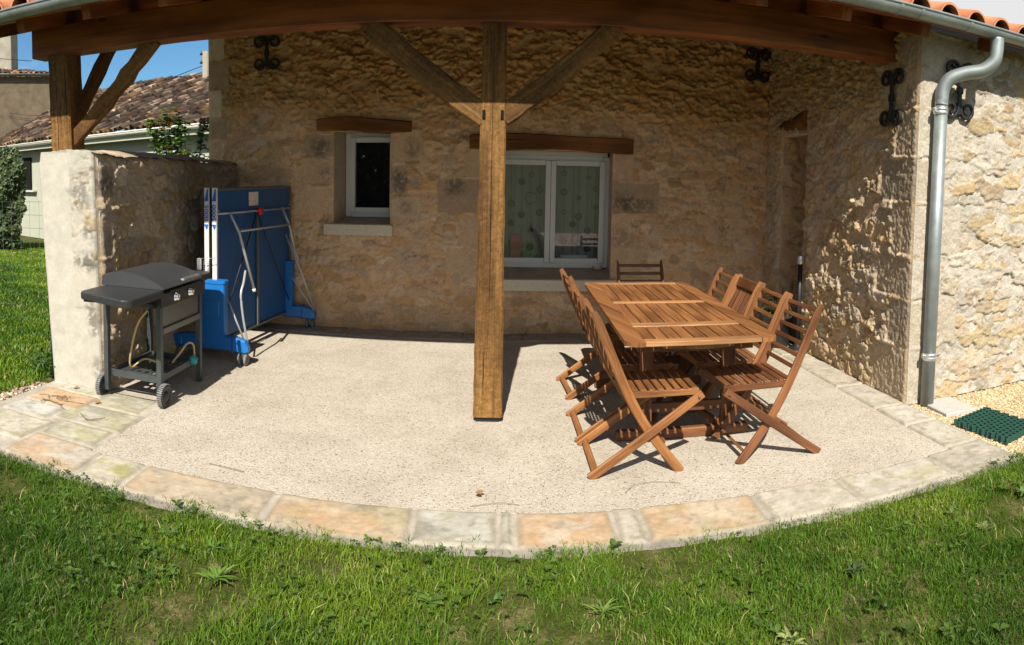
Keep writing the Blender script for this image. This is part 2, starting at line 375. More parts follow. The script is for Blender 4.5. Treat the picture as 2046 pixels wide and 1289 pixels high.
def mat_tint(name,rough=.85,bump=.3,scale=60,spec=.25):
    k=NT(name); o=k.tc(); a=k.attr(); n=k.noise(o,scale,4,.65); c=k.mix(.6,a,k.ramp(n,[(.3,(.7,.7,.7)),(.7,(1.2,1.2,1.2))]),'MULTIPLY'); k.bump(n,bump,.01); return k.set(c,rough,spec=spec)
M_pebble=mat_tint('pebble',.8,.2,200); M_oldtile=mat_tint('old_clay_tile',.9,.4,30)
def mat_newtile():
    k=NT('terracotta_tile'); o=k.tc(); n=k.noise(o,3,4); n2=k.noise(o,60,4); c=k.ramp(n,[(.3,(.46,.17,.08)),(.5,(.58,.23,.11)),(.7,(.66,.33,.18))])
    c=k.mix(.5,c,k.ramp(n2,[(.3,(.8,.8,.8)),(.7,(1.1,1.1,1.1))]),'MULTIPLY'); k.bump(n2,.2,.003); return k.set(c,.85,spec=.2)
M_tile=mat_newtile()
M_render=mat_plain('white_render',(.48,.50,.41),.9,0,.06,4,.2); M_cream=mat_plain('cream_gutter',(.74,.72,.64),.5,0,.05,6)
M_farstone=mat_plain('far_stone',(.13,.10,.065),.95,0,.35,3,.5); M_chim=mat_plain('chimney_render',(.27,.25,.20),.95,0,.25,2,.3)  # far stone made darker: the wall's shade is put into its colour
M_dark=mat_plain('dark_interior',(.010,.010,.010),.9,spec=.1)
M_room=mat_plain('room_wall',(.30,.29,.27),.9)
M_wire=mat_plain('wire',(.02,.02,.02),.6); M_gwire=mat_plain('green_wire',(.02,.07,.035),.5)
M_bark=mat_plain('bark',(.13,.09,.05),.9,0,.3,50,.5); M_ceramic=mat_plain('stoneware',(.33,.22,.13),.35)
M_paint=mat_plain('blue_print',(.01,.09,.42),.5)
M_paper=mat_plain('paper',(.66,.58,.52),.8); M_pink=mat_plain('pink_cloth',(.45,.12,.15),.9); M_carton=mat_plain('white_carton',(.62,.58,.56),.8)
M_straw=mat_plain('dry_twig',(.16,.10,.055),.9); M_deadleaf=mat_plain('dead_leaf',(.28,.13,.05),.85)

# ================================================================== THE HOUSE
YR=6.63; XS=2.90; YF=3.90; YB=4.20; SLP=.28
def raft_z(y): return 2.68+SLP*(y-3.70)     # underside of rafters
house=empty('stone_house',(0,YR,0),'cream rubble stone house with tiled eaves, zinc gutter and white windows under the porch','house')
def T(o): o.matrix_parent_inverse=house.matrix_world.inverted(); return o
house.matrix_world=Matrix.Translation((0,YR,0))
HI=Matrix.Translation((0,-YR,0))
def hb(mb,name,mat,parent=None):           # mesh built in world coordinates, stored relative to the house
    return mb.build(name,mat,parent or house,T=HI)
LB=(.66,.64,.56); LT=(.56,.48,.37); LG=(.42,.37,.30)
def wall(name,org,ud,nd,ul,vl,res,seed,parent,off,holes=(),topf=None,clampu=(False,False),batter=0,topshape=None,mat=None,**kw):
    nu=int(ul/res)+1; nv=int(vl/res)+1; u=np.linspace(0,ul,nu); v=np.linspace(0,vl,nv); us=kw.pop('ushift',0)
    # snap grid lines to hole borders
    for (a,b,c,d) in holes:
        for g,val in ((u,a),(u,b),(v,c),(v,d)): g[np.argmin(abs(g-val))]=val
    U,V=np.meshgrid(u,v); H,colr=wallfield(U+us,V,seed,**kw)
    if clampu[0]: H=H*sst(0,.03,U)
    if clampu[1]: H=H*sst(0,.03,ul-U)
    for (a,b,c,d) in holes:
        e=np.maximum(np.maximum(a-U,U-b),np.maximum(c-V,V-d)); H=H*sst(0,.025,e)
    P=np.empty(U.shape+(3,))
    for i in range(3): P[...,i]=org[i]+ud[i]*U+nd[i]*(H-batter*V)-off[i]
    P[...,2]+=V
    uc=(U[:-1,:-1]+U[1:,1:])/2; vc=(V[:-1,:-1]+V[1:,1:])/2; keep=np.ones(uc.shape,bool)
    for (a,b,c,d) in holes: keep&=~((uc>a)&(uc<b)&(vc>c)&(vc<d))
    if topf is not None: keep&=vc<topf(uc)
    return gridmesh(name,P,colr,mat or M_wall,parent,keep)
O=(0,YR,0)
# rear wall, U = X+3.10
W1=(-1.674,-1.082,1.105,2.055); W2=(-.06,1.185,.575,1.885)
bx=lambda x0,x1,z0,z1,c=LT,r=.3,h=1: (x0+3.1,x1+3.1,z0,z1,c,r,h)
rb=[bx(-3.12,-2.90,2.86,3.40,LB,.2),bx(-3.12,-2.86,2.56,2.84,LG,.4),bx(-3.12,-2.94,2.24,2.54,LB,.2),bx(-3.12,-2.87,2.0,2.22,LG,.4),bx(-3.12,-2.93,1.70,1.98,LT,.3),
    bx(-1.99,-1.675,1.79,2.03,LG,.6),bx(-2.02,-1.675,1.50,1.77,LT,.5),bx(-2.10,-1.675,1.20,1.48,(.60,.52,.41),.15),
    bx(-1.08,-.74,1.74,2.02,LT,.4),bx(-1.08,-.90,1.42,1.72,LG,.7),bx(-1.08,-.75,1.14,1.40,(.54,.49,.41),.4),
    bx(-.35,-.065,1.60,1.86,LT,.4),bx(-.60,-.065,1.24,1.58,LG,.5),bx(-.38,-.065,.90,1.22,LT,.3),bx(-.50,-.065,.58,.88,LT,.4),
    bx(1.19,1.40,1.60,1.86,(.58,.49,.39),.2),bx(1.19,1.68,1.26,1.58,LG,.5),bx(1.19,1.38,.94,1.24,(.60,.50,.40),.1),bx(1.19,1.52,.60,.92,LT,.5)]
sp=lambda x,z,rx,rz,s=.9:(x+3.1,z,rx,rz,s)
rs=[sp(-1.83,1.90,.14,.13),sp(-1.78,1.62,.10,.12,.6),sp(-.99,1.56,.11,.17),sp(-.93,1.28,.10,.08,.6),sp(-.86,1.88,.10,.12,.6),sp(-.42,1.50,.14,.12,.8),sp(1.30,1.38,.16,.11,.95),sp(1.45,1.36,.2,.1,.7),sp(1.30,1.0,.2,.12,.5),
    sp(-2.55,2.15,.10,.12,.4),sp(.1,2.2,.3,.05,.4),sp(-.35,2.0,.12,.07,.8),sp(1.6,2.0,.22,.05,.5),sp(-1.2,2.4,.1,.05,.4)]
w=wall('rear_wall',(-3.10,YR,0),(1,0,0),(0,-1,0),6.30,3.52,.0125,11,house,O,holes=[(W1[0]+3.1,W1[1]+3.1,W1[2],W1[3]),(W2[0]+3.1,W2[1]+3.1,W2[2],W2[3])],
     clampu=(True,False),blocks=rb,spots=rs,upper=(2.0,2.35),expose=.80,relief=.019,cw=.165,ch=.095,tone=(1.52,1.25,1.03))  # tone brightens and warms the wall colour to lift its shade
# side wall of the wing: plane X=2.90, U = Y-3.90, opening (doorway) from Y=5.69 to 6.22
qs=[]; z=0
for i,hh in enumerate((.42,.36,.33,.40,.34,.36,.31,.26)):
    ww=.46 if i%2==0 else .27
    qs.append((-.05,ww,z+.008,z+hh-.008,(LT,LG,(.50,.43,.34))[i%3],.9,1.2)); z+=hh
ss=[(.30,2.15,.12,.25,.6),(.12,2.3,.10,.12,.6),(.25,1.45,.1,.15,.3)]
SD=(1.79,2.33,0,2.10)
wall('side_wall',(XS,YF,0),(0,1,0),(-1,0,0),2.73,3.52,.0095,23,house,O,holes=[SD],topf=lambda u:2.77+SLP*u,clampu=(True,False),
     blocks=qs,spots=ss,upper=(2.05,2.5),expose=.72,relief=.026,cw=.20,ch=.12,tone=(1.30,1.20,1.08))  # tone raised too, lifting this wall's shade through its colour
# front wall of the wing: plane Y=3.90, U = X-2.90
qf=[]; z=0
for i,hh in enumerate((.42,.36,.33,.40,.34,.36,.31,.26)):
    ww=.27 if i%2==0 else .44
    qf.append((-.05,ww,z+.008,z+hh-.008,((.62,.55,.45),(.60,.53,.42),(.64,.58,.48))[i%3],.7,1.2)); z+=hh
wall('front_wall',(XS,YF,0),(1,0,0),(0,-1,0),3.6,2.79,.0085,35,house,O,clampu=(True,False),blocks=qf,spots=(),expose=.66,relief=.018,cw=.19,ch=.092,mort=C(.66,.61,.53),upper=None,wa=1.3)
# far outer faces, backs and room behind the windows
mb=MB()
mb.box(-3.09,-3.02,YR+.02,12,0,3.5); mb.box(XS+.02,6.5,YF+.32,YF+.40,0,2.78); mb.box(6.42,6.49,YF+.02,12,0,2.7); mb.box(-3.05,6.45,11.93,12,0,3.5)
hb(mb,'outer_wall',M_render)
mb=MB()   # interior shell
mb.box(-3.0,XS+.4,YR+.36,YR+.42,0,.55); mb.box(-3.0,XS+.4,YR+.36,YR+.42,2.1,3.4)
mb.box(-3.0,-1.75,YR+.36,YR+.42,.55,2.1); mb.box(-1.0,-.12,YR+.36,YR+.42,.55,2.1); mb.box(1.25,XS+.4,YR+.36,YR+.42,.55,2.1); mb.box(-1.75,-1.0,YR+.36,YR+.42,.55,1.05)
mb.box(-3.0,3.3,9.6,9.7,0,3.4); mb.box(-3.02,-2.95,YR+.42,9.6,0,3.4); mb.box(-.85,-.75,YR+.42,9.6,0,3.4); mb.box(3.25,3.3,YR+.42,9.6,0,3.4)
mb.box(-3.0,3.3,YR+.4,9.7,2.6,2.66); mb.box(-3.0,3.3,YR+.4,9.7,.02,.08)
hb(mb,'interior_wall',M_room)
# doorway in the side wall: reveals and a dark door leaf
def reveal(name,quads,seed=5,parent=None):
    mb=MB()
    for q in quads: mb.quad(*q)
    o=hb(mb,name,M_reveal,parent); return o
k=NT('lime_plaster'); o_=k.tc(); n_=k.noise(o_,7,5); n2_=k.noise(o_,70,4,.7)
k.bump(k.math('ADD',n_,n2_),.4,.01); M_reveal=k.set(k.mix(.8,k.ramp(n_,[(.3,(.48,.37,.27)),(.7,(.62,.50,.37))]),k.ramp(n2_,[(.3,(.8,.8,.8)),(.7,(1.1,1.1,1.1))]),'MULTIPLY'),.95,spec=.1)
ya,yb=YF+SD[0],YF+SD[1]
wall('recess_jamb',(XS,yb,0),(1,0,0),(0,-1,0),.33,2.12,.012,57,house,O,clampu=(True,False),expose=.6,relief=.012,cw=.165,ch=.095,tone=(1.45,1.22,1.02))  # shares the rear wall's lifted shade tone
reveal('recess_lining',[((XS,ya,0),(XS,ya,2.1),(XS+.33,ya,2.1),(XS+.33,ya,0)),((XS,ya,2.1),(XS,yb,2.1),(XS+.33,yb,2.1),(XS+.33,ya,2.1)),((XS+.33,ya,0),(XS+.33,yb,0),(XS+.33,yb,2.1),(XS+.33,ya,2.1))])
kz=NT('sill_stone'); oz=kz.tc(); nz=kz.noise(oz,30,4); kz.bump(nz,.25,.004); M_sill=kz.set(kz.ramp(nz,[(.3,(.50,.44,.34)),(.7,(.60,.54,.43))]),.9)
# windows ----------------------------------------------------------
def window(x0,x1,z0,z1,splay,yd,sashes,rs=0.0,frame_lift=0,headroom=0):
    w=empty('window',(0,0,0)); w.parent=house
    a0,a1,c0,c1=x0+splay,x1+rs,z0+frame_lift,z1-headroom
    mb=MB()
    for q in [((x0,YR,z0),(a0,yd,z0+.01),(a0,yd,z1),(x0,YR,z1)),((x1,YR,z0),(x1,YR,z1),(a1,yd,z1),(a1,yd,z0+.01)),((x0,YR,z1),(a0,yd,z1),(a1,yd,z1),(x1,YR,z1))]: mb.quad(*q)
    mb.quad((x0,YR,z0),(x1,YR,z0),(a1,yd,c0),(a0,yd,c0))
    hb(mb,'reveal',M_reveal,w)
    fw=.062
    def rect(mb,x0,x1,z0,z1,wd,y0,y1):
        mb.box(x0,x0+wd,y0,y1,z0,z1,.006); mb.box(x1-wd,x1,y0,y1,z0,z1,.006)
        mb.box(x0+wd,x1-wd,y0+.001,y1-.001,z0,z0+wd,.006); mb.box(x0+wd,x1-wd,y0+.001,y1-.001,z1-wd,z1,.006)
    mb=MB(); rect(mb,a0,a1,c0,c1,fw,yd-.035,yd+.03); hb(mb,'frame',M_pvc,w)
    g0,g1=a0+fw*.8,a1-fw*.8; n=sashes; sw=(g1-g0)/n
    for i in range(n):
        s0,s1=g0+i*sw+(.002 if i else 0),g0+(i+1)*sw-(.002 if i<n-1 else 0)
        mb=MB(); rect(mb,s0,s1,c0+fw*.8,c1-fw*.8,.052,yd-.055,yd+.02)
        sa=hb(mb,'sash',M_pvc,w)
        mb=MB(); mb.quad((s0+.05,yd-.02,c0+fw*.8+.05),(s1-.05,yd-.02,c0+fw*.8+.05),(s1-.05,yd-.02,c1-fw*.8-.05),(s0+.05,yd-.02,c1-fw*.8-.05)); hb(mb,'pane',M_glass,w)
    return w,(a0,a1,c0,c1)
w1,f1=window(*W1,.085,YR+.22,1,.07,frame_lift=.06,headroom=.0)
mb=MB(); mb.box(-1.775,-1.045,YR-.065,YR+.03,.99,1.10,.008); hb(mb,'sill',M_sill,w1)
mb=MB(); mb.box(-1.70,-1.0,YR+.38,YR+.39,1.0,2.1); hb(mb,'dark_backing',M_dark,w1)  # near-black sheet added behind the small pane to darken it
w2,f2=window(*W2,.01,YR+.24,2,0.0,frame_lift=.09,headroom=.045)
mb=MB(); mb.box(-.13,1.25,YR-.065,YR+.03,.46,.573,.008); hb(mb,'sill',M_sill,w2)
mb=MB(); mb.box(W2[0]+.02,W2[1]-.02,YR+.20,YR+.26,1.842,1.884,.004); hb(mb,'shutter_box',M_pvc,w2)
# curtain with rings and discs hanging on threads
kc=NT('voile_curtain'); uv=kc.n('ShaderNodeUVMap').outputs[0]
wv=kc.n('ShaderNodeTexWave'); wv.inputs['Scale'].default_value=7; wv.inputs['Distortion'].default_value=1.5; kc.l(uv,wv.inputs['Vector'])
M_voile=kc.set(kc.ramp(wv.outputs['Fac'],[(0,(.25,.265,.255)),(1,(.37,.385,.37))]),.9)
cx0,cx1,cz0,cz1=W2[0]+.08,W2[1]-.05,.70,1.80; yc=YR+.34
nx=90; zz=np.linspace(cz0,cz1,6); xx=np.linspace(cx0,cx1,nx)
X,Z=np.meshgrid(xx,zz); P=np.stack([X,yc+.012*np.sin(X*46)+.006*np.sin(X*83)-YR,Z],-1)
cur=gridmesh('curtain',P,None,M_voile,w2)
mb=MB(); rr=random.Random(3)
def disc(mb,x,z,r0,r1,y):
    n=20; a=[(x+r1*math.cos(2*PI*k/n),y,z+r1*math.sin(2*PI*k/n)) for k in range(n)]; b=[(x+r0*math.cos(2*PI*k/n),y,z+r0*math.sin(2*PI*k/n)) for k in range(n)]
    for k in range(n): mb.quad(a[k],a[(k+1)%n],b[(k+1)%n],b[k])
cols=[(.16,[(1.33,2),(1.12,1),(.92,0)]),(.27,[(1.56,1),(1.21,1),(.80,1)]),(.37,[(1.64,3),(1.39,4),(1.05,0),(.87,2)]),(.46,[(1.48,2),(1.24,2),(.76,2)]),
      (.72,[(1.66,3),(1.46,2),(1.25,3),(.94,2)]),(.82,[(1.12,1),(.75,3)]),(.88,[(1.40,0),(1.20,2),(.95,4)]),(.98,[(1.62,0),(1.05,2),(.86,2)]),(1.06,[(1.5,3),(1.3,0)])]
for x,it in cols:
    mb.quad((x-.002,yc-.03,cz0+.02),(x+.002,yc-.03,cz0+.02),(x+.002,yc-.03,cz1-.05),(x-.002,yc-.03,cz1-.05))
    for z,kd in it:
        r={0:(0.0,.026),1:(0.0,.036),2:(.022,.036),3:(.02,.027),4:(.060,.066)}[kd]
        disc(mb,x,z,max(r[0],.001),r[1],yc-.032)
        if kd==2: disc(mb,x,z,.006,.012,yc-.033)
hb(mb,'curtain_motif',M_wire,cur)
mb=MB(); mb.box(.16,.27,YR+.29,YR+.30,.68,1.0); hb(mb,'cloth',M_pink,w2)
mb=MB(); mb.ring_skin([[(.69,YR+.28,.79),(.98,YR+.28,.79),(.98,YR+.28,.68),(.73,YR+.28,.68)],[(.69,YR+.30,.79),(.98,YR+.30,.79),(.98,YR+.30,.68),(.73,YR+.30,.68)]]); hb(mb,'carton',M_carton,w2)
# lintels
def lintel(xa,xb,zfun,y0,y1,seed,round_end=False):
    rr=random.Random(seed); n=14; rings=[]
    for i in range(n+1):
        t=i/n; x=xa+(xb-xa)*t; zc,hh=zfun(t); j=[rr.uniform(-.006,.006) for _ in range(8)]
        k=.93 if i in (0,n) else 1
        pr=rprof((y1-y0)*k,hh*k,.012)
        rings.append([(x+(.004*j[q] if 0<i<n else 0),(y0+y1)/2+a,zc+b+j[q]*.6) for q,(a,b) in enumerate(pr)])
    m=MB(); m.ring_skin(rings); return m
hb(lintel(-1.852,-.862,lambda t:(2.128+.012*math.sin(t*5.5)-.014*t,.128+.028*math.sin(t*PI)-.02*t),YR-.058,YR+.20,1),'lintel',M_lintel,w1)
hb(lintel(-.275,1.385,lambda t:(1.955+.012*math.sin(t*4),.155+.012*math.sin(t*7)),YR-.058,YR+.20,2),'lintel',M_lintel,w2)
m=MB(); rings=[]     # doorway lintel, a round log along Y
for i,(y,r) in enumerate(((6.42,.045),(6.38,.085),(6.3,.105),(6.1,.115),(5.9,.125),(5.70,.14))):
    rings.append([(XS+.075+r*1.0*math.cos(a),y,2.215+(.0 if i<3 else .03*(i-3)*.6)+r*.95*math.sin(a)) for a in [2*PI*q/14 for q in range(14)]])
m.ring_skin(rings,smooth=True); hb(m,'door_lintel',M_lintel)
# wrought iron tie anchors
def anchor(o,ud,nd,hgt=.30):
    """I shape with four scrolls"""
    m=MB(); o=Vector(o); ud=Vector(ud); nd=Vector(nd); Zv=Vector((0,0,1)); o=o+nd*.045
    m.bar(o-Zv*hgt*.42,o+Zv*hgt*.42,.034,.018,up=nd,ch=.003); m.bar(o-Zv*.03,o+Zv*.03,.05,.03,up=nd,ch=.004)
    for sx in (-1,1):
        for sz in (-1,1):
            pts=[o+ud*sx*.012+Zv*sz*(hgt*.22)]
            for q in range(20):
                t=q/19; a=PI*.0+t*2.6*PI; r=.068*(1-.62*t)
                cxx=.082; czz=hgt*.5-.075
                pts.append(o+ud*sx*(cxx-r*math.cos(a))+Zv*sz*(czz+r*math.sin(a)+.005))
            m.sweep(rprof(.022,.026,.004),pts,up=nd)
    m.lathe([(.0,0),(.03,0),(.028,.02),(.0,.028)],o=(0,0,0)) if False else None
    return m
hb(anchor((-2.40,YR,2.895),(1,0,0),(0,-1,0),.36),'tie_anchor',M_iron); hb(anchor((2.72,YR,2.885),(1,0,0),(0,-1,0),.36),'tie_anchor',M_iron)
hb(anchor((XS,4.21,2.31),(0,1,0),(-1,0,0),.44),'tie_anchor',M_iron); hb(anchor((3.245,YF,2.385),(1,0,0),(0,-1,0),.44),'tie_anchor',M_iron)
# roof -------------------------------------------------------------
roof_u=np.arange(-4.35,6.5,.0125); yv=[]; y=3.56
nrow=22; 
def roofsurf(x0,x1,y0,y1,base):
    u=np.arange(x0,x1+.001,.0125); rows=[]
    L=.36; k=0; y=y0
    while y<y1-.01:
        ye=min(y+L,y1); rows+= [(y,0.018),(y+.004,.02),(ye-.004,0.0)]; y=ye
    P=np.zeros((len(rows),len(u),3))
    ph=(u/.25)%1.0; cov=np.sqrt(np.clip(1-((ph-.5)/.38)**2,0,1)); under=-.25*np.sqrt(np.clip(1-(np.minimum(ph,1-ph)/.16)**2,0,1)); prof=np.where(cov>0,cov*.105,under*.1)
    for i,(yy,dz) in enumerate(rows):
        jit=.006*(_h(np.floor(u/.25),np.full(u.shape,float(i//3)),3)-.5)
        P[i,:,0]=u; P[i,:,1]=yy+jit*2; P[i,:,2]=base+SLP*(yy-3.7)+prof+dz+jit
    return P
P=roofsurf(-3.85,6.5,3.56,6.95,2.83); P[...,1]-=YR
roof=gridmesh('roof',P,None,M_tile,house)
P=roofsurf(-3.3,6.5,6.95,11.9,2.83); P[...,1]-=YR
gridmesh('tile_field',P,None,M_tile,roof)
# tile ends: dark undersides at the eave (thickness of each cover tile)
mb=MB()
for k in range(int(-3.85/.25),int(6.5/.25)+1):
    cxx=k*.25+.125
    if cxx<-3.8 or cxx>6.45: continue
    n=10; a=[];b=[]
    for q in range(n+1):
        t=PI*q/n; a.append((cxx-.095*math.cos(t),.105*math.sin(t))); b.append((cxx-.08*math.cos(t),.09*math.sin(t)))
    z0=2.83+SLP*(3.56-3.7)+.018; ys=3.557
    for q in range(n):
        mb.quad((a[q][0],ys,z0+a[q][1]),(b[q][0],ys,z0+b[q][1]),(b[q+1][0],ys,z0+b[q+1][1]),(a[q+1][0],ys,z0+a[q+1][1]))
        mb.quad((b[q][0],ys,z0+b[q][1]),(b[q][0],ys+.3,z0+b[q][1]+.08),(b[q+1][0],ys+.3,z0+b[q+1][1]+.08),(b[q+1][0],ys,z0+b[q+1][1]))
hb(mb,'tile_end',M_tile,roof)
mb=MB()   # sarking boards, running along X, each a real board
y=3.63; q=0
while y<6.9:
    z=raft_z(y)+.105; z2=raft_z(y+.118)+.105
    mb.sweep(rprof(.12,.018,.002),[(-3.8,y+.06,(z+z2)/2),(6.45,y+.06,(z+z2)/2)],up=(0,-SLP,1)); y+=.1215
hb(mb,'roof_boarding',M_fir,roof)
mb=MB(); mb.bar((-3.81,3.63,2.80+.0),(6.46,3.63,2.80),.02,.09); hb(mb,'eaves_board',M_fir,roof)
for x in (-3.78,-3.25,-2.65,-2.05,-1.45,-.85,-.25,.35,.95,1.55,2.14,2.78,3.47,4.1,4.7):
    mb=MB(); e=6.6 if x<XS else 4.6
    if x>XS: e=YF-.0
    mb.bar((x,3.70,raft_z(3.70)+.05),(x,e,raft_z(e)+.05),.07,.10,ch=.004); hb(mb,'rafter',M_fir,roof)
# gutter (half round, open) and downpipe
GY,GZ,GR=3.585,2.812,.060
def arcp(r0,r1):
    return [(r0*math.cos(t),r0*math.sin(t)) for t in np.linspace(PI,2*PI,17)]+[(r1*math.cos(t),r1*math.sin(t)) for t in np.linspace(2*PI,PI,17)]
mb=MB(); pr=[(a,b) for a,b in arcp(GR,GR-.004)]
mb.sweep(pr,[(-3.9,GY,GZ),(6.5,GY,GZ)],smooth=False)
mb.tube([(-3.9,GY-GR,GZ+.004),(6.5,GY-GR,GZ+.004)],.009,10)
g=hb(mb,'gutter',M_zinc)
for x in (-3.35,-2.42,-.4,1.95,2.45,2.62,3.05,5.0):
    mb=MB(); mb.sweep([(a,b) for a,b in arcp(GR+.0035,GR)],[(x-.012,GY,GZ),(x+.012,GY,GZ)]); hb(mb,'gutter_joint',M_zinc,g)
def smooth_path(pts,n=6):
    P=[Vector(p) for p in pts]; out=[]
    for i in range(len(P)-1):
        p0=P[max(i-1,0)];p1=P[i];p2=P[i+1];p3=P[min(i+2,len(P)-1)]
        for k in range(n):
            t=k/n; out.append(.5*((2*p1)+(p2-p0)*t+(2*p0-5*p1+4*p2-p3)*t*t+(3*p1-p0-3*p2+p3)*t**3))
    out.append(P[-1]); return out
mb=MB(); mb.tube([(3.035,3.825,.0),(3.04,3.82,2.27)],.050,24)
dp=hb(mb,'downpipe',M_zinc)
mb=MB(); mb.tube(smooth_path([(3.04,3.82,2.24),(3.045,3.815,2.36),(3.085,3.785,2.44),(3.17,3.72,2.485),(3.27,3.64,2.515),(3.335,3.595,2.58),(3.352,3.585,2.66),(3.355,3.585,2.76)],8),.052,24)
hb(mb,'swan_neck',M_zinc,dp)
for z in (2.20,.37):
    mb=MB(); mb.lathe([(.050,z-.03),(.056,z-.026),(.056,z-.004),(.052,z),(.058,z+.006),(.058,z+.022),(.050,z+.026)],o=(3.038,3.822,0))
    mb.box(2.965,2.985,3.80,3.83,z-.012,z+.02); mb.bar((3.04,3.86,z),(3.04,3.9,z),.02,.02); hb(mb,'pipe_collar',M_galv,dp)
mb=MB(); mb.lathe([(.0515,2.44),(.055,2.445),(.055,2.455),(.0515,2.46)],o=(3.085,3.785,0)) if False else None
# ================================================================== PORCH FRAME
porch=empty('porch_frame',(-.03,YB+.1,0),'dark brown porch beam carried on two oak posts with curved diagonal braces','porch frame')
PI_=Matrix.Translation((.03,-YB-.1,0))
def pb(mb,name,mat,parent=None): return mb.build(name,mat,parent or porch,T=PI_)
def hewn(a,b,w,h,up,n=14,wob=.004,ch=.014,bow=(0,0,0),taper=1.0):
    m=MB(); a=Vector(a); b=Vector(b); t=(b-a).normalized(); up=Vector(up); sd=t.cross(up).normalized(); u=sd.cross(t); rings=[]; rr=random.Random(int(a.x*100+b.z*10))
    for i in range(n+1):
        s=i/n; p=a.lerp(b,s)+Vector(bow)*math.sin(s*PI); k=(1+rr.uniform(-wob,wob)/w*2)*(1+(taper-1)*s)
        rings.append([p+sd*(x*k+rr.uniform(-wob,wob)*.5)+u*(y*k+rr.uniform(-wob,wob)*.5) for x,y in rprof(w,h,ch)])
    m.ring_skin(rings); return m
pb(hewn((-3.56,YB+.09,2.705),(2.92,YB+.09,2.705),.18,.232,(0,0,1),20,.0015,.006),'beam',M_fir)
po=pb(hewn((-.032,YB+.10,.035),(-.025,YB+.10,2.588),.192,.192,(0,-1,0),24,.003,.014,(0,0,0),.80),'post',M_oak)
mb=MB(); mb.box(-.11,.045,YB+.02,YB+.16,.0,.034,.003); pb(mb,'post_foot',M_iron,po)
for x in (-.087,.030): mb=MB(); mb.box(x-.010,x+.010,YB+.008,YB+.04,1.975,2.03,.001); pb(mb,'peg_hole',M_dark,po)

pb(hewn((-3.275,YB+.10,1.815),(-3.30,YB+.10,2.588),.20,.20,(0,-1,0),10,.004,.014),'post',M_oak)
pb(hewn((-.075,YB+.065,1.985),(-.86,YB+.065,2.60),.09,.15,(0,0,1),12,.003,.010,(-.012,0,-.012)),'brace',M_oak)
pb(hewn((.03,YB+.065,1.99),(.76,YB+.065,2.60),.09,.135,(0,0,1),12,.003,.010,(.01,0,-.012)),'brace',M_oak)
pb(hewn((-3.20,YB+.07,1.90),(-2.44,YB+.07,2.62),.06,.125,(0,0,1),12,.004,.010,(.015,0,-.015)),'brace',M_oak)
pb(hewn((-3.27,YB+.18,2.05),(-3.27,5.02,2.86),.07,.12,(0,0,1),10,.003,.010),'brace',M_oak)
# ================================================================== LOW GARDEN WALL with the pillar
gw=empty('garden_wall',(-2.95,5.2,0),'low limewashed rubble wall with a pale end pillar carrying the left porch post','wall')
GO=(-2.95,5.2,0)
nu,nv=60,200; 
def topz(x,y):
    n=fbm(np.asarray(x)*9+3,np.asarray(y)*4,77,3)-.5
    base=1.80-.018*(np.asarray(y)-4.0)
    step=np.where((np.asarray(y)<4.35)&(np.asarray(x)<-3.16),-.05,0)
    return base+step+.05*n
# front face
u=np.linspace(0,1,62); v=np.linspace(0,1,220); U,V=np.meshgrid(u,v)
xb=-3.205+U*.488; xt=-3.33+U*.56; zt=topz(xb,3.95)-.06*sst(.12,.0,U)-.03*sst(.9,1,U)
Z=V*zt; X=xb+(xt-xb)*V
H,cc=wallfield(U*.5,Z,91,blocks=[(.0,.28,.0,1.8,(.66,.63,.55),.08,.6),(.27,.52,.62,.95,(.64,.60,.51),.1,1),(.0,.52,.0,.62,(.64,.61,.53),.12,.5)],
   spots=[(.36,1.46,.12,.14,.75),(.42,1.20,.07,.12,.7),(.40,.97,.13,.09,1.0),(.43,.55,.07,.18,.8),(.45,.18,.06,.1,.6)],expose=.05,relief=.012,mort=C(.64,.61,.53))
H*=.8
edge=np.minimum(sst(0,.08,U),sst(0,.08,1-U)); H=H*edge-.03*(1-edge)*sst(.0,.3,1-edge)
P=np.stack([X-GO[0],3.95-H+.03*(U-.2)*.5-GO[1],Z],-1); pil=gridmesh('pillar_face',P,cc,M_lime,gw)
# inner face, U=Y
def side(name,xb0,sgn,y0,y1,seed,res=.011,**kw):
    nu=int((y1-y0)/res); u=np.linspace(y0,y1,nu); v=np.linspace(0,1,int(1.8/res)); U,V=np.meshgrid(u,v)
    zt=topz(xb0,U)-.03; Z=V*zt; H,cc=wallfield(U,Z,seed,**kw)
    e=sst(0,.05,U-y0)*sst(0,.06,1-V+.02)
    H=H*e-.02*(1-e)
    X=xb0+sgn*H-.03*Z*(1 if sgn>0 else 1.6)
    return gridmesh(name,np.stack([X-GO[0],U-GO[1],Z],-1),cc,M_wall,gw)
side('inner_face',-2.716,1,3.965,6.66,93,blocks=[(3.95,4.16,1.45,1.68,LG,1.0,1.3),(3.95,4.12,1.0,1.3,LT,.8,1),(3.95,4.14,.5,.85,LT,.8,1)],
     spots=[(4.07,1.56,.14,.12,1.0),(4.1,1.1,.09,.2,.4)],expose=.8,relief=.030,mort=C(.56,.49,.40),tone=(1.1,1.02,.95))
side('outer_face',-3.20,-1,3.965,6.66,95,res=.03,expose=.6,relief=.015)
u=np.linspace(3.96,6.66,180); t=np.linspace(0,1,24); U,Tt=np.meshgrid(u,t)
xi=-2.716-.03*1.78; xo=-3.20-.048*1.78; X=xo+(xi-xo)*Tt
Zt=topz(-2.716,U)*Tt+topz(-3.2,U)*(1-Tt)-.03+.055*np.sin(Tt*PI)**.6+.02*(fbm(X*14,U*14,33)-.5)
H,cc=wallfield(U,Tt*.5,97,expose=.5)
X=X+.02*(np.abs(Tt-.5)*2)**8*np.sign(Tt-.5)
cc=cc*(1-.35*sst(.5,.7,fbm(X*6,U*6,44))[...,None]*C(.2,.5,.9))
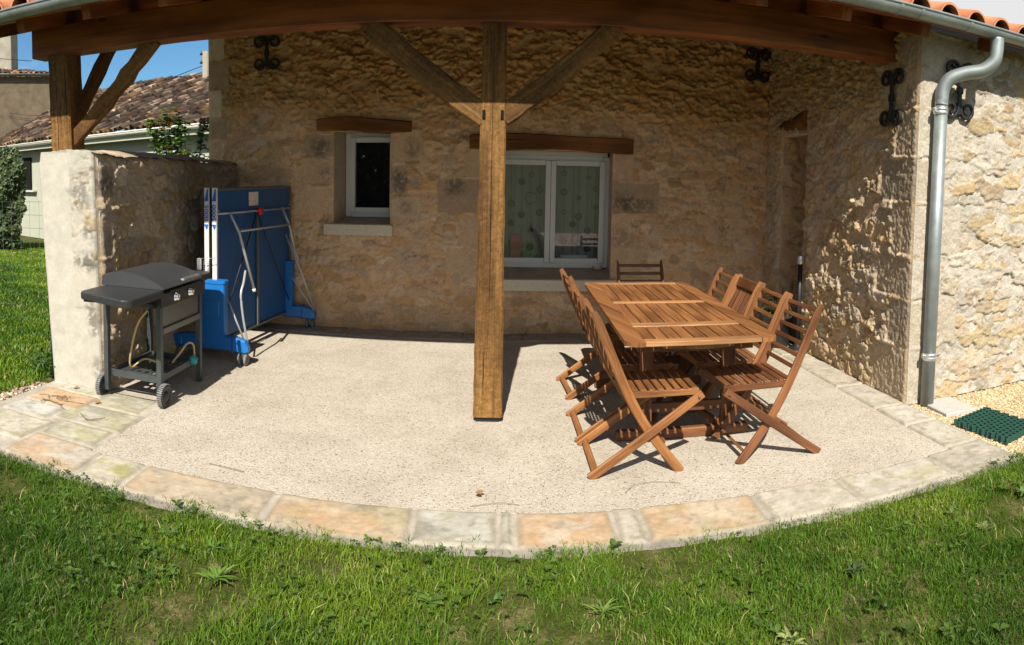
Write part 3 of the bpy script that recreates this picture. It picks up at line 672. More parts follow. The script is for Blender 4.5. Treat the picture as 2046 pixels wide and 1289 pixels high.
Y2=np.where(U<3.99,U-.01,U)
gridmesh('wall_top',np.stack([X-GO[0],Y2-GO[1],Zt],-1),cc,M_wall,gw)
# ================================================================== GROUND
# patio, one sheet with soft relief
def flat(name,x0,x1,y0,y1,z,mat,kind='structure'):
    mb=MB(); mb.quad((x0,y0,z),(x1,y0,z),(x1,y1,z),(x0,y1,z)); o=mb.build(name,mat); tag(o,kind=kind); return o
flat('patio',-2.75,2.66,3.0,6.66,0.0,M_patio)
# paving border: every slab has its own tone and stain
SL=[]  # polygon (4 pts), base, orange, green, grey
PALE=(.60,.55,.46); TAN=(.56,.47,.35); GRYS=(.55,.53,.46); SAND=(.62,.52,.38)
def slab(x0,x1,y0,y1,base,org=0,grn=0,gry=0,skew=0,side=0): SL.append(((x0,x1,y0,y1),base,org,grn,gry,skew,side))
slab(-2.62,-2.11,2.74,3.07,PALE,.95,0,.1,0,-1); slab(-2.09,-1.82,2.75,3.07,(.58,.54,.42),.0,.9,.2)
slab(-1.80,-1.06,2.75,3.05,TAN,.45,0,.4,0,2); slab(-1.03,-.37,2.74,3.04,TAN,.85,.25,.1,0,3); slab(-.35,.03,2.75,3.05,GRYS,0,.2,.9)
slab(.045,.10,2.75,3.05,GRYS,0,0,.3); slab(.12,.56,2.74,3.04,(.61,.52,.40),1.0,0,0,0,1); slab(.575,.69,2.75,3.05,PALE,0,0,.1)
slab(.71,1.29,2.74,3.06,(.60,.50,.37),.75,.2,.1,0,3); slab(1.31,1.80,2.75,3.06,PALE,0,.1,.2); slab(1.82,2.42,2.75,3.06,(.58,.54,.46),0,.35,.2); slab(2.44,2.90,2.74,3.08,(.52,.48,.40),0,.1,.8)
for y0,y1,b,g in ((3.10,3.52,(.60,.56,.47),.1),(3.54,3.90,(.62,.58,.50),.1),(3.92,4.46,(.60,.56,.48),.1),(4.48,4.95,(.58,.52,.43),.3),(4.97,5.50,(.60,.55,.46),.2),(5.52,6.05,(.58,.53,.44),.2)):
    slab(2.62,2.895,y0,y1,b,0,.1,g)
for x0,x1 in ((-2.72,-2.1),(-2.08,-1.5),(-1.48,-.95),(-.93,-.3),(-.28,.3),(.32,.9),(.92,1.5),(1.52,2.1),(2.12,2.89)): slab(x0,x1,6.33,6.62,(.52,.47,.40),0,0,.2)
# left corner paving, laid loose
slab(-3.05,-2.64,2.92,3.26,(.60,.56,.46),.1,.3,.2); slab(-2.62,-2.22,3.09,3.34,(.57,.54,.43),0,.5,.4); slab(-3.12,-2.74,3.28,3.50,(.63,.61,.56),0,.1,.1)
slab(-2.72,-2.20,3.36,3.66,(.54,.51,.42),0,.5,.7); slab(-3.12,-2.66,3.52,3.80,(.62,.50,.36),1.0,0,0,0,1); slab(-2.64,-2.26,3.68,3.97,(.56,.53,.44),0,.3,.6); slab(-3.06,-2.66,3.82,3.96,(.60,.57,.47),0,.3,.2)
mat_base=C(.56,.51,.43)
def slabgrid():
    x=np.arange(-3.20,2.912,.010); y=np.arange(2.70,6.64,.010)
    parts=[]
    for (xa,xb_,ya_,yb_) in ((-3.20,-2.16,2.70,4.0),(-2.16,2.905,2.70,3.07),(2.605,2.905,3.07,6.64),(-2.76,2.605,6.30,6.64)):
        X,Y=np.meshgrid(np.arange(xa,xb_+.005,.009),np.arange(ya_,yb_+.005,.009))
        wx=X+.02*(fbm(X*6,Y*6,201)-.5); wy=Y+.02*(fbm(X*6,Y*6,202)-.5)
        H=np.full(X.shape,.0035)+.004*(fbm(X*40,Y*40,203)-.5); col=np.broadcast_to(mat_base,X.shape+(3,)).copy()*(.55+.75*fbm(X*8,Y*8,204)[...,None])
        for n_,((x0,x1,y0,y1),base,org,grn,gry,sk,sd) in enumerate(SL):
            e=np.minimum(np.minimum(wx-x0,x1-wx),np.minimum(wy-y0,y1-wy)); k=sst(-.002,.014,e)
            if k.max()<=0: continue
            tl=.004*math.sin(n_*3.1); Hs=.014+tl+.006*(fbm(X*7,Y*7,205+n_)-.5)+.004*(fbm(X*50,Y*50,206)-.5)
            H=H*(1-k)+Hs*k
            c=C(*base)*(.74+.46*fbm(X*8,Y*14,207+n_,5)[...,None])*(1-.25*sst(.55,.75,fbm(X*22,Y*22,301+n_,3)))[...,None]
            tx=np.clip((X-x0)/(x1-x0),0,1); ty=np.clip((Y-y0)/(y1-y0),0,1); n1=fbm(X*7,Y*9,208+n_)
            bias={0:0*tx,-1:.75-1.5*np.minimum(tx,ty*1.3),1:.35+.3*(tx-ty),2:.35-1.3*tx,3:.35-.6*np.abs(tx-.35)}[sd]
            g=(sst(.40,.72,n1+bias*.45)*org*(.30+.62*fbm(X*26,Y*30,271,3)))[...,None]; c=c*(1-g)+C(.60,.37,.19)*g
            g=(sst(.48,.66,fbm(X*9,Y*9,230+n_))*grn)[...,None]; c=c*(1-g)+C(.42,.40,.17)*g
            g=(sst(.46,.66,fbm(X*6,Y*16,250+n_))*gry*.8)[...,None]; c=c*(1-g)+C(.34,.32,.26)*g
            dirt=(1-sst(0,.030,e-.02*fbm(X*20,Y*20,310)))*.5; c=c*(1-dirt[...,None])+C(.32,.28,.19)*dirt[...,None]
            col=col*(1-k[...,None])+c*k[...,None]
        ein=np.maximum(np.maximum(-2.17-X,X-2.612),np.maximum(3.065-Y,Y-6.31)); H=H-.014*(1-sst(0,.02,ein-.022*fbm(X*9,Y*9,292)))
        fr=sst(2.745,2.70,Y); col=col*(1-.45*sst(2.752,2.735,Y+.02*(fbm(X*30,Y*30,293)-.5)))[...,None]; Y=Y-fr*(.05*fbm(X*5,X*0,291,4)-.012); H=H-fr*.022; X=X+0*fr
        P=np.stack([X,Y,H],-1); parts.append((P,col))
    return parts
vs=[];ts=[];cs=[];b0=0
for P,cc in slabgrid():
    nv_,nu_=P.shape[:2]; idx=np.arange(nv_*nu_).reshape(nv_,nu_)+b0
    ts.append(np.stack([idx[:-1,:-1],idx[:-1,1:],idx[1:,1:]],-1).reshape(-1,3)); ts.append(np.stack([idx[:-1,:-1],idx[1:,1:],idx[1:,:-1]],-1).reshape(-1,3))
    vs.append(P.reshape(-1,3)); cs.append(cc.reshape(-1,3)); b0+=nv_*nu_
tag(trimesh('paving_border',np.concatenate(vs),np.concatenate(ts),np.concatenate(cs),M_slab,smooth=True),kind='structure')
# lawn ground sheet to the horizon (fine near the camera)
def axis(a,b,st,far): 
    g=list(np.arange(a,b+1e-6,st)); s=st; x=b
    while x<far: s*=1.35; x+=s; g.append(x)
    s=st; x=a; lo=[]
    while x>-far: s*=1.35; x-=s; lo.append(x)
    return np.array(lo[::-1]+g)
X,Y=np.meshgrid(axis(-5,5,.08,1500),axis(.5,5,.08,1500))
d=np.maximum(np.maximum(-3.2-X,X-2.9),2.72-Y); 
Z=-.012+.035*(fbm(X*1.3,Y*1.3,300)-.35)*sst(0,.5,np.maximum(d,0))
Z=np.where((X>2.85)&(Y>2.70)&(Y<4.0),-.05,Z)
Z=Z+sst(50,110,-Y)*4.5*(.5+fbm(X*.012,Y*.012,303))   # the field behind the camera rises to a low hill
gr=gridmesh('ground',np.stack([X,Y,Z],-1),None,M_soil); tag(gr,kind='structure')
flat('gravel_path',2.905,6.5,2.72,3.92,-.012,M_gravbed)
def pebbles(name,n,xf,size,cols,seed,z=0.0,label=None,cat=None,kind='stuff'):
    r=np.random.default_rng(seed); ph=(1+5**.5)/2
    base=np.array([[-1,ph,0],[1,ph,0],[-1,-ph,0],[1,-ph,0],[0,-1,ph],[0,1,ph],[0,-1,-ph],[0,1,-ph],[ph,0,-1],[ph,0,1],[-ph,0,-1],[-ph,0,1]])/1.9
    tri=np.array([[0,11,5],[0,5,1],[0,1,7],[0,7,10],[0,10,11],[1,5,9],[5,11,4],[11,10,2],[10,7,6],[7,1,8],[3,9,4],[3,4,2],[3,2,6],[3,6,8],[3,8,9],[4,9,5],[2,4,11],[6,2,10],[8,6,7],[9,8,1]])
    p=xf(r,n); n=len(p); s=size*(.55+.9*r.random(n)**1.5); a=r.random(n)*6.28
    sc=np.stack([s*(.8+.5*r.random(n)),s*(.6+.4*r.random(n)),s*(.4+.35*r.random(n))],-1)
    v=base[None]*(1+.25*(r.random((n,12,1))-.5))*sc[:,None]; ca,sa=np.cos(a)[:,None],np.sin(a)[:,None]
    vx=v[...,0]*ca-v[...,1]*sa+p[:,0,None]; vy=v[...,0]*sa+v[...,1]*ca+p[:,1,None]; vz=v[...,2]+p[:,2,None]+s[:,None]*.3+z
    col=cols[r.integers(0,len(cols),n)]*(.75+.45*r.random((n,1)))
    o=trimesh(name,np.stack([vx,vy,vz],-1).reshape(-1,3),(tri[None]+12*np.arange(n)[:,None,None]).reshape(-1,3),np.repeat(col,12,0),M_pebble)
    return tag(o,label,cat,kind=kind)
GC=np.array([[.62,.47,.25],[.68,.56,.36],[.55,.38,.18],[.72,.64,.48],[.50,.38,.24],[.64,.52,.33]])
def xf(r,n):
    x=2.91+3.0*r.random(n)**1.25; y=2.74+1.15*r.random(n); k=~((x>3.0)&(x<3.29)&(y>3.54)&(y<3.86)); x,y=x[k],y[k]
    return np.stack([x,y,np.full(len(x),-.012)],-1)
pebbles('gravel',15000,xf,.0095,GC,5,label='loose golden gravel beside the downpipe wall',cat='gravel')
def xf2(r,n):
    y=2.75+1.15*r.random(n); x=-3.16-.34*r.random(n)**1.4-.1*(y<3.3)*r.random(n); return np.stack([x,y,np.full(n,-.012)],-1)
pebbles('rubble_chips',900,xf2,.013,np.array([[.50,.40,.30],[.60,.54,.46],[.36,.26,.18],[.45,.32,.22]]),6,label='stone chips and dry litter at the lawn edge by the pillar',cat='gravel')
def xf3(r,n):
    p=np.stack([-2.3+4.9*r.random(n),3.05+3.2*r.random(n),np.zeros(n)],-1); return p[fbm(p[:,0]*3,p[:,1]*3,31)>.45]
pebbles('patio_grit',700,xf3,.0042,np.array([[.30,.20,.13],[.50,.38,.26],[.20,.13,.09],[.60,.50,.4]]),8,label='loose dark grit scattered over the pale patio',cat='grit')
# ------------------------------------------------------------------ grass
def blades(name,P,h,w,cols,seed,label,lean=.6,mat=None):
    r=np.random.default_rng(seed); n=len(P); a=r.random(n)*6.28; b=r.random(n)*6.28; l=lean*(.2+r.random(n))*h
    sx,sy=np.cos(a)*w/2,np.sin(a)*w/2; lx,ly=np.cos(b)*l,np.sin(b)*l; z=P[:,2]
    V=np.stack([np.stack([P[:,0]-sx,P[:,1]-sy,z-.01],-1),np.stack([P[:,0]+sx,P[:,1]+sy,z-.01],-1),
      np.stack([P[:,0]-sx*.8+lx*.35,P[:,1]-sy*.8+ly*.35,z+h*.6],-1),np.stack([P[:,0]+sx*.8+lx*.35,P[:,1]+sy*.8+ly*.35,z+h*.6],-1),
      np.stack([P[:,0]+lx,P[:,1]+ly,z+h*.6+h*.4*(1-.5*lean*r.random(n))],-1)],1)
    T_=np.array([[0,1,3],[0,3,2],[2,3,4]])[None]+5*np.arange(n)[:,None,None]
    cc=np.repeat(cols,5,0)
    return tag(trimesh(name,V.reshape(-1,3),T_.reshape(-1,3),cc,mat or M_grass),label,'grass',kind='stuff')
def gcol(r,p,n):
    base=np.array([[.036,.088,.005],[.070,.150,.009],[.135,.220,.014],[.19,.26,.03],[.40,.35,.15]]); f=fbm(p[:,0]*1.6,p[:,1]*1.6,61)+.035*sst(0,2,p[:,0])
    k=np.clip(((f-.32)*5.0+1.1*(r.random(n)-.35)),0,3.2); k=np.where(r.random(n)<.02+.16*sst(.55,.75,fbm(p[:,0]*2.7,p[:,1]*2.7,67)),4,k); i=np.floor(k).astype(int); t=(k-i)[:,None]
    return (base[i]*(1-t)+base[np.minimum(i+1,4)]*t)*(.8+.4*r.random((n,1)))*C(1,1,1)
def gz(x,y): 
    d=np.maximum(np.maximum(-3.2-x,x-2.9),2.72-y); return -.012+.035*(fbm(x*1.3,y*1.3,300)-.35)*sst(0,.5,np.maximum(d,0))
r=np.random.default_rng(41)
def front(n,y0,y1,x0,x1):
    x=x0+(x1-x0)*r.random(n); y=y0+(y1-y0)*r.random(n); edge=2.795-.080*fbm(x*3.5,x*0+2,62)+.05*(r.random(n)-.5)+.05*(fbm(x*14,x*0+7,66)>.62)
    edge=edge
    bare=fbm(x*2.6,y*2.6,63); k=(y<edge)&(r.random(n)<np.clip((bare-.30)*6+.25,.14,1)); return x[k],y[k]
x,y=front(255000,1.25,2.80,-3.9,4.3)
extra=np.stack([x,y],-1)
x2=-3.25-.95*r.random(20000); y2=2.7+1.6*r.random(20000); k=(x2<-3.30-.12*r.random(20000)); x=np.concatenate([x,x2[k]]); y=np.concatenate([y,y2[k]])
# wedge at the right behind the border corner
P=np.stack([x,y,gz(x,y)],-1); n=len(P); f=fbm(x*2.4,y*2.4,64); tuft=fbm(x*5,y*5,65)
h=(.018+.028*r.random(n)+.045*sst(.45,.75,f)*r.random(n)+.03*sst(.55,.75,tuft)); h*=np.where(y>2.62,.75,1)
blades('lawn_grass',P,h*(.5+.65*r.random(n)),.0020+.0038*r.random(n)**2,gcol(r,P,n),1,'short sunlit lawn grass in front of the patio',.9)
x,y=front(45000,-2.5,1.25,-6,6); P=np.stack([x,y,gz(x,y)],-1); n=len(P)
x3=4.2+2.5*r.random(5000); y3=1.2+1.5*r.random(5000); x3b=-3.9-3*r.random(9000); y3b=1.2+2.5*r.random(9000); P=np.concatenate([P,np.stack([x3,y3,gz(x3,y3)],-1),np.stack([x3b,y3b,gz(x3b,y3b)],-1)]); n=len(P)
blades('lawn_grass',P,.03+.05*r.random(n),.006+.004*r.random(n),gcol(r,P,n),2,'lawn grass around the standpoint of the photograph',.8)
n=85000; az=-np.radians(33.5+17*r.random(n)); dd=4.6+11*r.random(n)**.8; x=dd*np.sin(az); y=dd*np.cos(az); k=(x<-3.32)&~((x>-3.5)&(y>3.9)&(y<6.8)&(x>-3.25)); x,y=x[k],y[k]; P=np.stack([x,y,gz(x,y)],-1); n=len(P); dd=np.hypot(x,y)
blades('lawn_grass',P,(.03+.035*r.random(n))*(1+.04*dd),.004+.0012*dd,gcol(r,P,n)*C(1.15,1.1,.9),3,'bright lawn behind the wire fence left of the pillar',.8)
# taller tufts and broad-leaved weeds
def leafmesh(pts_dirs,mat,cols,name,parent=None):
    """pts_dirs: list of (base,dir,up,length,width); each leaf is two folded strips"""
    V=[];T_=[];Cc=[]
    for (b,d,u,l,w),c in zip(pts_dirs,cols):
        b=Vector(b); d=Vector(d).normalized(); s=d.cross(Vector(u)).normalized(); nrm=s.cross(d).normalized(); k=len(V)
        m1=b+d*l*.38+nrm*l*.07; m2=b+d*l*.75+nrm*l*.03; tip=b+d*l-nrm*l*.08
        V+= [b,m1-s*w*.5+nrm*w*.15,m1,m1+s*w*.5+nrm*w*.15,m2-s*w*.38+nrm*w*.1,m2,m2+s*w*.38+nrm*w*.1,tip]
        T_+= [(k,k+2,k+1),(k,k+3,k+2),(k+1,k+2,k+5),(k+1,k+5,k+4),(k+2,k+3,k+6),(k+2,k+6,k+5),(k+4,k+5,k+7),(k+5,k+6,k+7)]
        Cc+= [c]*8
    return trimesh(name,np.array([tuple(v) for v in V]),np.array(T_),np.array(Cc),mat,parent,smooth=True)
rr=random.Random(12)
# clover and small broad leaves mixed through the grass
def clover(n):
    x,y=front(n,1.3,2.74,-3.7,4.0); k=fbm(x*2.1,y*2.1,68)>.50; x,y=x[k],y[k]; z=gz(x,y); L=[];cl=[]
    rc=random.Random(4)
    for a,b,c in zip(x,y,z):
        h=rc.uniform(.012,.04); t=rc.uniform(.6,1.5); sz=rc.uniform(.010,.024)*(1.8 if rc.random()<.12 else 1); q0=rc.uniform(0,6.28)
        for q in range(3):
            an=q0+q*2.1; L.append(((a,b,c+h),(math.cos(an),math.sin(an),rc.uniform(.0,.7)),(0,0,1),sz,sz*.7)); cl.append((.055*t,.10*t,.016*t))
    return tag(leafmesh(L,M_leaf,cl,'clover'),'small clover and broad leaves mixed through the front lawn','clover',kind='stuff')
clover(3200)
def weed(name,x,y,n,l,w,col,label,cat,grp,rise=.45):
    L=[];cl=[]; z=float(gz(np.array([x]),np.array([y]))[0])
    for q in range(n):
        a=rr.uniform(0,6.28); e=rise*rr.uniform(.5,1.5); L.append(((rr.uniform(-.012,.012),rr.uniform(-.012,.012),.0),(math.cos(a),math.sin(a),e),(0,0,1),l*rr.uniform(.6,1.15),w*rr.uniform(.7,1.2)))
        t=rr.uniform(.7,1.35); cl.append((col[0]*t,col[1]*t,col[2]*t))
    o=leafmesh(L,M_leaf,cl,name); o.location=(x,y,z+.012); return tag(o,label,cat,grp)
g1='broad leaved weeds in the lawn'
for i,(x,y,n,l,w,c,nm) in enumerate([(-1.36,2.50,9,.11,.035,(.11,.19,.045),'low dandelion rosette nearest the tan slab on the left lawn'),(-1.15,2.47,12,.12,.022,(.13,.22,.05),'spiky pale dandelion left of the lawn centre, just below the paving'),
    (-1.95,2.37,9,.09,.03,(.08,.15,.04),'small dark rosette beside the bare patch at far left of the lawn'),(-1.05,2.28,16,.15,.018,(.16,.26,.06),'long-leaved light green weed clump left of centre'),
    (-.22,2.37,8,.10,.05,(.14,.21,.06),'round leaved pale weed just left of the lawn centre'),(.02,2.40,7,.08,.035,(.12,.2,.07),'small round-leaved sprout at the centre of the lawn edge'),
    (.42,2.30,18,.13,.012,(.20,.28,.07),'upright yellow-green grassy clump right of the lawn centre'),(1.45,2.26,14,.09,.03,(.08,.12,.05),'dark bushy clover-like weed on the right lawn'),
    (2.15,2.22,12,.08,.03,(.28,.28,.14),'dry straw-coloured seed head cluster at far right of the lawn'),(2.55,2.35,10,.09,.035,(.14,.2,.08),'pale leaved sprout near the right end of the paving'),
    (-.75,2.10,12,.09,.03,(.07,.12,.05),'low grey-green nettle patch at bottom left of centre'),(-2.25,2.18,10,.10,.02,(.12,.19,.05),'narrow-leaved weed at the bottom left of the lawn'),(1.02,1.98,11,.10,.026,(.36,.36,.17),'withered cream-coloured weed at the bottom right of the lawn')]):
    weed('lawn_weed',x,y,int(n*1.5),l*.62,w*.62,(c[0]*.62,c[1]*.70,c[2]*.5),nm,'weed',g1)
# bits of dry litter on the paving
def twig(pts,r,label,name='dry_twig'):
    m=MB(); p0=Vector(pts[0]); m.tube([Vector(p)-p0 for p in smooth_path(pts,4)],r,6); o=m.build(name,M_straw); o.location=p0; return tag(o,label,'twig')
twig([(-1.52,3.22,.008),(-1.40,3.205,.012),(-1.30,3.20,.007)],.0016,'thin dry twig lying on the patio near the left front border')
twig([(-2.58,3.47,.02),(-2.50,3.40,.03),(-2.46,3.41,.02),(-2.38,3.47,.03)],.003,'forked brown twig on the mossy left paving')
twig([(.68,3.20,.006),(.74,3.27,.014),(.86,3.30,.008),(.98,3.27,.006)],.0011,'curved stalk on the patio in front of the nearest left chair')
twig([(-.10,3.10,.006),(.04,3.13,.012),(.14,3.12,.006)],.0012,'fine stalk on the patio at the centre of the front border')
V=MB()
for q in range(16):
    a=rr.uniform(0,6.28); x=-2.86+rr.uniform(-.14,.14); y=3.58+rr.uniform(-.05,.05)
    V.tube([(x,y,.02),(x+.06*math.cos(a),y+.05*math.sin(a),.03),(x+.12*math.cos(a+.5),y+.07*math.sin(a+.5),.02)],.0018,5)
tag(V.build('dry_stalks',M_straw),'tangle of dry stalks on the orange slab beside the pillar','dry stalks')
for x,y,l in ((-2.94,3.87,'curled brown leaf at the foot of the pillar'),(-2.63,3.70,'small brown leaf on the paving left of the barbecue wheel'),(-.08,3.20,'rust brown leaf on the patio near the centre front'),(.98,4.8,None)):
    if l:
        o=leafmesh([((0,0,.01),(1,.3,.12),(0,0,1),.05,.03),((0,0,.01),(.8,-.5,.2),(0,0,1),.04,.025)],M_deadleaf,[(.2,.1,.04)]*2,'dry_leaf'); o.location=(x,y,.012); tag(o,l,'leaf')
# ================================================================== FURNITURE
def chair(name,mat,vertical=False,smat=None):
    """folding slatted chair, origin at the rear feet, facing +x"""
    t=empty(name,(0,0,0)); smat=smat or mat
    stile=smooth_path([(.0,0,.885),(.09,0,.675),(.20,0,.43),(.325,0,.22),(.50,0,.0)],5)
    def at(z):
        for a,b in zip(stile,stile[1:]):
            if a.z>=z>=b.z: k=(a.z-z)/(a.z-b.z+1e-9); return a.lerp(b,k),(b-a).normalized()
        return stile[0],(stile[1]-stile[0]).normalized()
    for s in (-1,1):
        m=MB(); pts=[p+Vector((0,s*.196,0)) for p in stile]; n=len(pts); sc=[.55]+[.85]+[1]*(n-4)+[1,.96]
        pts[0]=pts[0]+Vector((-.006,0,.012)); m.sweep(rprof(.022,.052,.006),pts,up=(1,0,.5),scales=sc); m.build('back_leg',mat,t)
        m=MB(); a=Vector((.592,s*.222,.425)); b=Vector((-.012,s*.222,.004)); m.path([a+(a-b).normalized()*.02,a,a.lerp(b,.5),b],.020,.048,up=(0,0,1),ch=.005)
        m.lathe([(0,-.006),(.007,-.006),(.007,.006),(0,.006)],o=(.585,s*.234,.42),axis='Y',n=10); m.build('front_leg',mat,t)
        m=MB(); m.bar((.17,s*.172,.432),(.60,s*.172,.436),.020,.036); m.build('seat_rail',mat,t)
    m=MB()
    for q in range(9):
        x=.185+q*.0485; m.bar((x,-.182,.4575),(x,.182,.4575),.036,.012,ch=.003)
    m.build('seat',smat,t)
    m=MB()
    if not vertical:
        for q in range(6):
            p,d=at(.855-q*.066); m.bar(p+Vector((0,-.19,0)),p+Vector((0,.19,0)),.012,.026,up=(-d.x,0,-d.z) if d.z<0 else (0,0,1),ch=.003)
    else:
        p,d=at(.845); m.bar(p+Vector((0,-.19,0)),p+Vector((0,.19,0)),.018,.075,up=(-d.x,0,-d.z),ch=.004)
        p2,d2=at(.50); m.bar(p2+Vector((0,-.19,0)),p2+Vector((0,.19,0)),.018,.04,up=(-d2.x,0,-d2.z),ch=.004)
        for q in range(13):
            yy=-.174+q*.029; pm,_=at(.66); m.path([p+Vector((0,yy,-.03)),pm+Vector((0,yy,0)),p2+Vector((0,yy,.015))],.017,.010,up=(1,0,.3))
    m.build('backrest',smat,t)
    m=MB(); m.bar((.02,-.214,.035),(.02,.214,.035),.018,.034,up=(1,0,1)); m.build('stretcher',mat,t); m=MB(); m.bar((.455,-.188,.055),(.455,.188,.055),.018,.03,up=(1,0,1)); m.build('stretcher',mat,t)
    return t
ch1=chair('folding_chair',M_teak); ch2=chair('folding_chair',M_teak_dark,smat=M_teak_dark); chv=chair('folding_chair',M_teak,True,M_teak_dark)
G='folding teak chairs around the garden table'
place=[(ch1,.535,3.615,0,'honey coloured folding chair nearest the camera on the left side of the table'),
 (ch1,.522,4.105,.01,'middle folding chair in the left row, behind the nearest one'),
 (ch1,.535,4.88,.06,'farthest folding chair in the left row, beside the window end of the table'),
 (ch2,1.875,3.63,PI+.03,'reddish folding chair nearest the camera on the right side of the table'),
 (ch1,1.875,4.09,PI-.01,'second folding chair on the right side, between the reddish one and the vertical-slatted one'),
 (chv,1.875,4.54,PI,'folding chair with a solid top rail and fine vertical back slats'),
 (ch1,1.85,4.94,PI-.03,'farthest horizontal-slatted chair on the right side of the table'),
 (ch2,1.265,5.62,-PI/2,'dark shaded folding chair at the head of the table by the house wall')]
used=set()
for src,x,y,rz,lab in place:
    o=src if src.name not in used else copy_tree(src)
    used.add(src.name); o.location=(x,y,.0); o.rotation_euler=(0,0,rz); tag(o,lab,'chair',G)
# dining table
tb=empty('dining_table',(1.17,4.4,0),'large rectangular teak extending table with rounded corners and slatted top','table',None,-.022)
TI=Matrix.Translation((-1.17,-4.4,0))
X0,X1,Y0,Y1,ZT=.72,1.60,3.35,5.38,.742
SH=lambda y:.0
m=MB(); FW=.105
def corner_board(m,xa,xb,ya,yb,mirror):
    """long side board with rounded outer corners"""
    R=.07; pts=[]
    xo=xa if not mirror else xb; xi=xb if not mirror else xa; s=1 if not mirror else -1
    for k in range(6): a=PI/2*k/5; pts.append((xo+s*(R-R*math.cos(a)),yb-R+R*math.sin(a)))
    pts.append((xi,yb)); pts.append((xi,ya))
    for k in range(6): a=PI/2*(5-k)/5; pts.append((xo+s*(R-R*math.cos(a)),ya+R-R*math.sin(a)))
    if not mirror: pts=pts[::-1]
    m.poly(pts,ZT-.026,ZT)
corner_board(m,X0,X0+FW,Y0,Y1,False); corner_board(m,X1-FW,X1,Y0,Y1,True)
ob=m.build('side_board',M_teak,tb,T=TI)
m=MB()
cross=[(Y0+.001,Y0+.075),(3.735,3.825),(4.47,4.535),(Y1-.075,Y1-.001)]
for a,b in cross: m=MB(); m.bar((X0+FW+.002,(a+b)/2,ZT-.0125),(X1-FW-.002,(a+b)/2,ZT-.0125),b-a,.0262,ch=.003); m.build('cross_board',M_teak_pale,tb,T=TI)
m=MB()
for (a,b),(c_,d_) in zip(cross,cross[1:]):
    nn=9; wd=(X1-X0-2*FW)/nn
    for q in range(nn):
        xx=X0+FW+wd*(q+.5); m.bar((xx,b+.002,ZT-.014+random.uniform(-.0008,.0008)),(xx,c_-.002,ZT-.014),wd-.006,.022,ch=.002)
m.build('top_slats',M_teak,tb,T=TI)
m=MB()
for xx in (X0+.11,X1-.11): m.bar((xx,Y0+.16,ZT-.062),(xx,Y1-.16,ZT-.062),.022,.07)
for yy in (Y0+.17,Y1-.17): m.bar((X0+.12,yy,ZT-.062),(X1-.12,yy,ZT-.062),.022,.07)
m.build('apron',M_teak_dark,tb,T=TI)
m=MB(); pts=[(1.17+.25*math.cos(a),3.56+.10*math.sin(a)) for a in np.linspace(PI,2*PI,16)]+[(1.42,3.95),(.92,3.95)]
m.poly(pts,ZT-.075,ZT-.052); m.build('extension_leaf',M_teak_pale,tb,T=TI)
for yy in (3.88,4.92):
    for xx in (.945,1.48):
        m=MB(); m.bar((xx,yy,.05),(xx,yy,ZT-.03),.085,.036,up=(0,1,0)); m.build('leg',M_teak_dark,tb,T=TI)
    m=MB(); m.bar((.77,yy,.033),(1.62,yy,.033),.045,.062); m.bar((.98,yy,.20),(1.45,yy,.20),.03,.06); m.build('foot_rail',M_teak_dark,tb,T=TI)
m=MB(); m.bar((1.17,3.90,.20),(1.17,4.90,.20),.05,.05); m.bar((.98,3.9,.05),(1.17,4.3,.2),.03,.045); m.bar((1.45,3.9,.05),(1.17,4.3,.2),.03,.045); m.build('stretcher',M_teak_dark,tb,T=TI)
# ------------------------------------------------------------------ barbecue
bq=empty('gas_barbecue',(-2.43,4.2,0),'black trolley gas barbecue with closed arched lid, two chrome knobs and a side shelf','barbecue')
BI=Matrix.Translation((2.43,-4.2,0)); bb=lambda m,n,mat,p=None: m.build(n,mat,p or bq,T=BI)
LX0,LX1,LY0,LY1=-2.655,-2.215,3.91,4.53
for x,y,z0 in ((LX0,LY0,.09),(LX1,LY0,.09),(LX0,LY1,.0),(LX1,LY1,.0)):
    m=MB(); m.box(x-.018,x+.018,y-.018,y+.018,z0-.04 if z0 else 0,.76,.003); bb(m,'leg',M_grey)
m=MB(); m.box(LX0+.005,LX1+.02,LY0-.03,LY1+.05,.70,.80,.008); fb=bb(m,'firebox',M_black)
m=MB(); m.box(LX1+.02,LX1+.032,LY0-.03,LY1+.05,.695,.79,.003); pn=bb(m,'control_panel',M_black)
m=MB(); m.box(LX1+.0,LX1+.006,LY0+.02,LY1-.02,.545,.70,.002); bb(m,'front_panel',M_midgrey)
m=MB(); m.box(LX1-.005,LX1+.022,LY0+.019,LY1-.019,.50,.545,.003); bb(m,'front_rail',M_midgrey)
for y in (4.085,4.31):
    m=MB(); m.lathe([(.0,0),(.031,.0),(.031,.008),(.024,.012),(.022,.03),(.018,.034),(.0,.034)],o=(LX1+.032,y,.742),axis='X'); kb=bb(m,'control_knob',M_chrome,pn)
    m=MB(); m.box(LX1+.064,LX1+.072,y-.004,y+.004,.722,.764,.002); bb(m,'pointer',M_chrome,kb)
m=MB(); m.bar((LX1+.033,4.0,.792),(LX1+.033,4.50,.792),.012,.012); bb(m,'edge_trim',M_black)
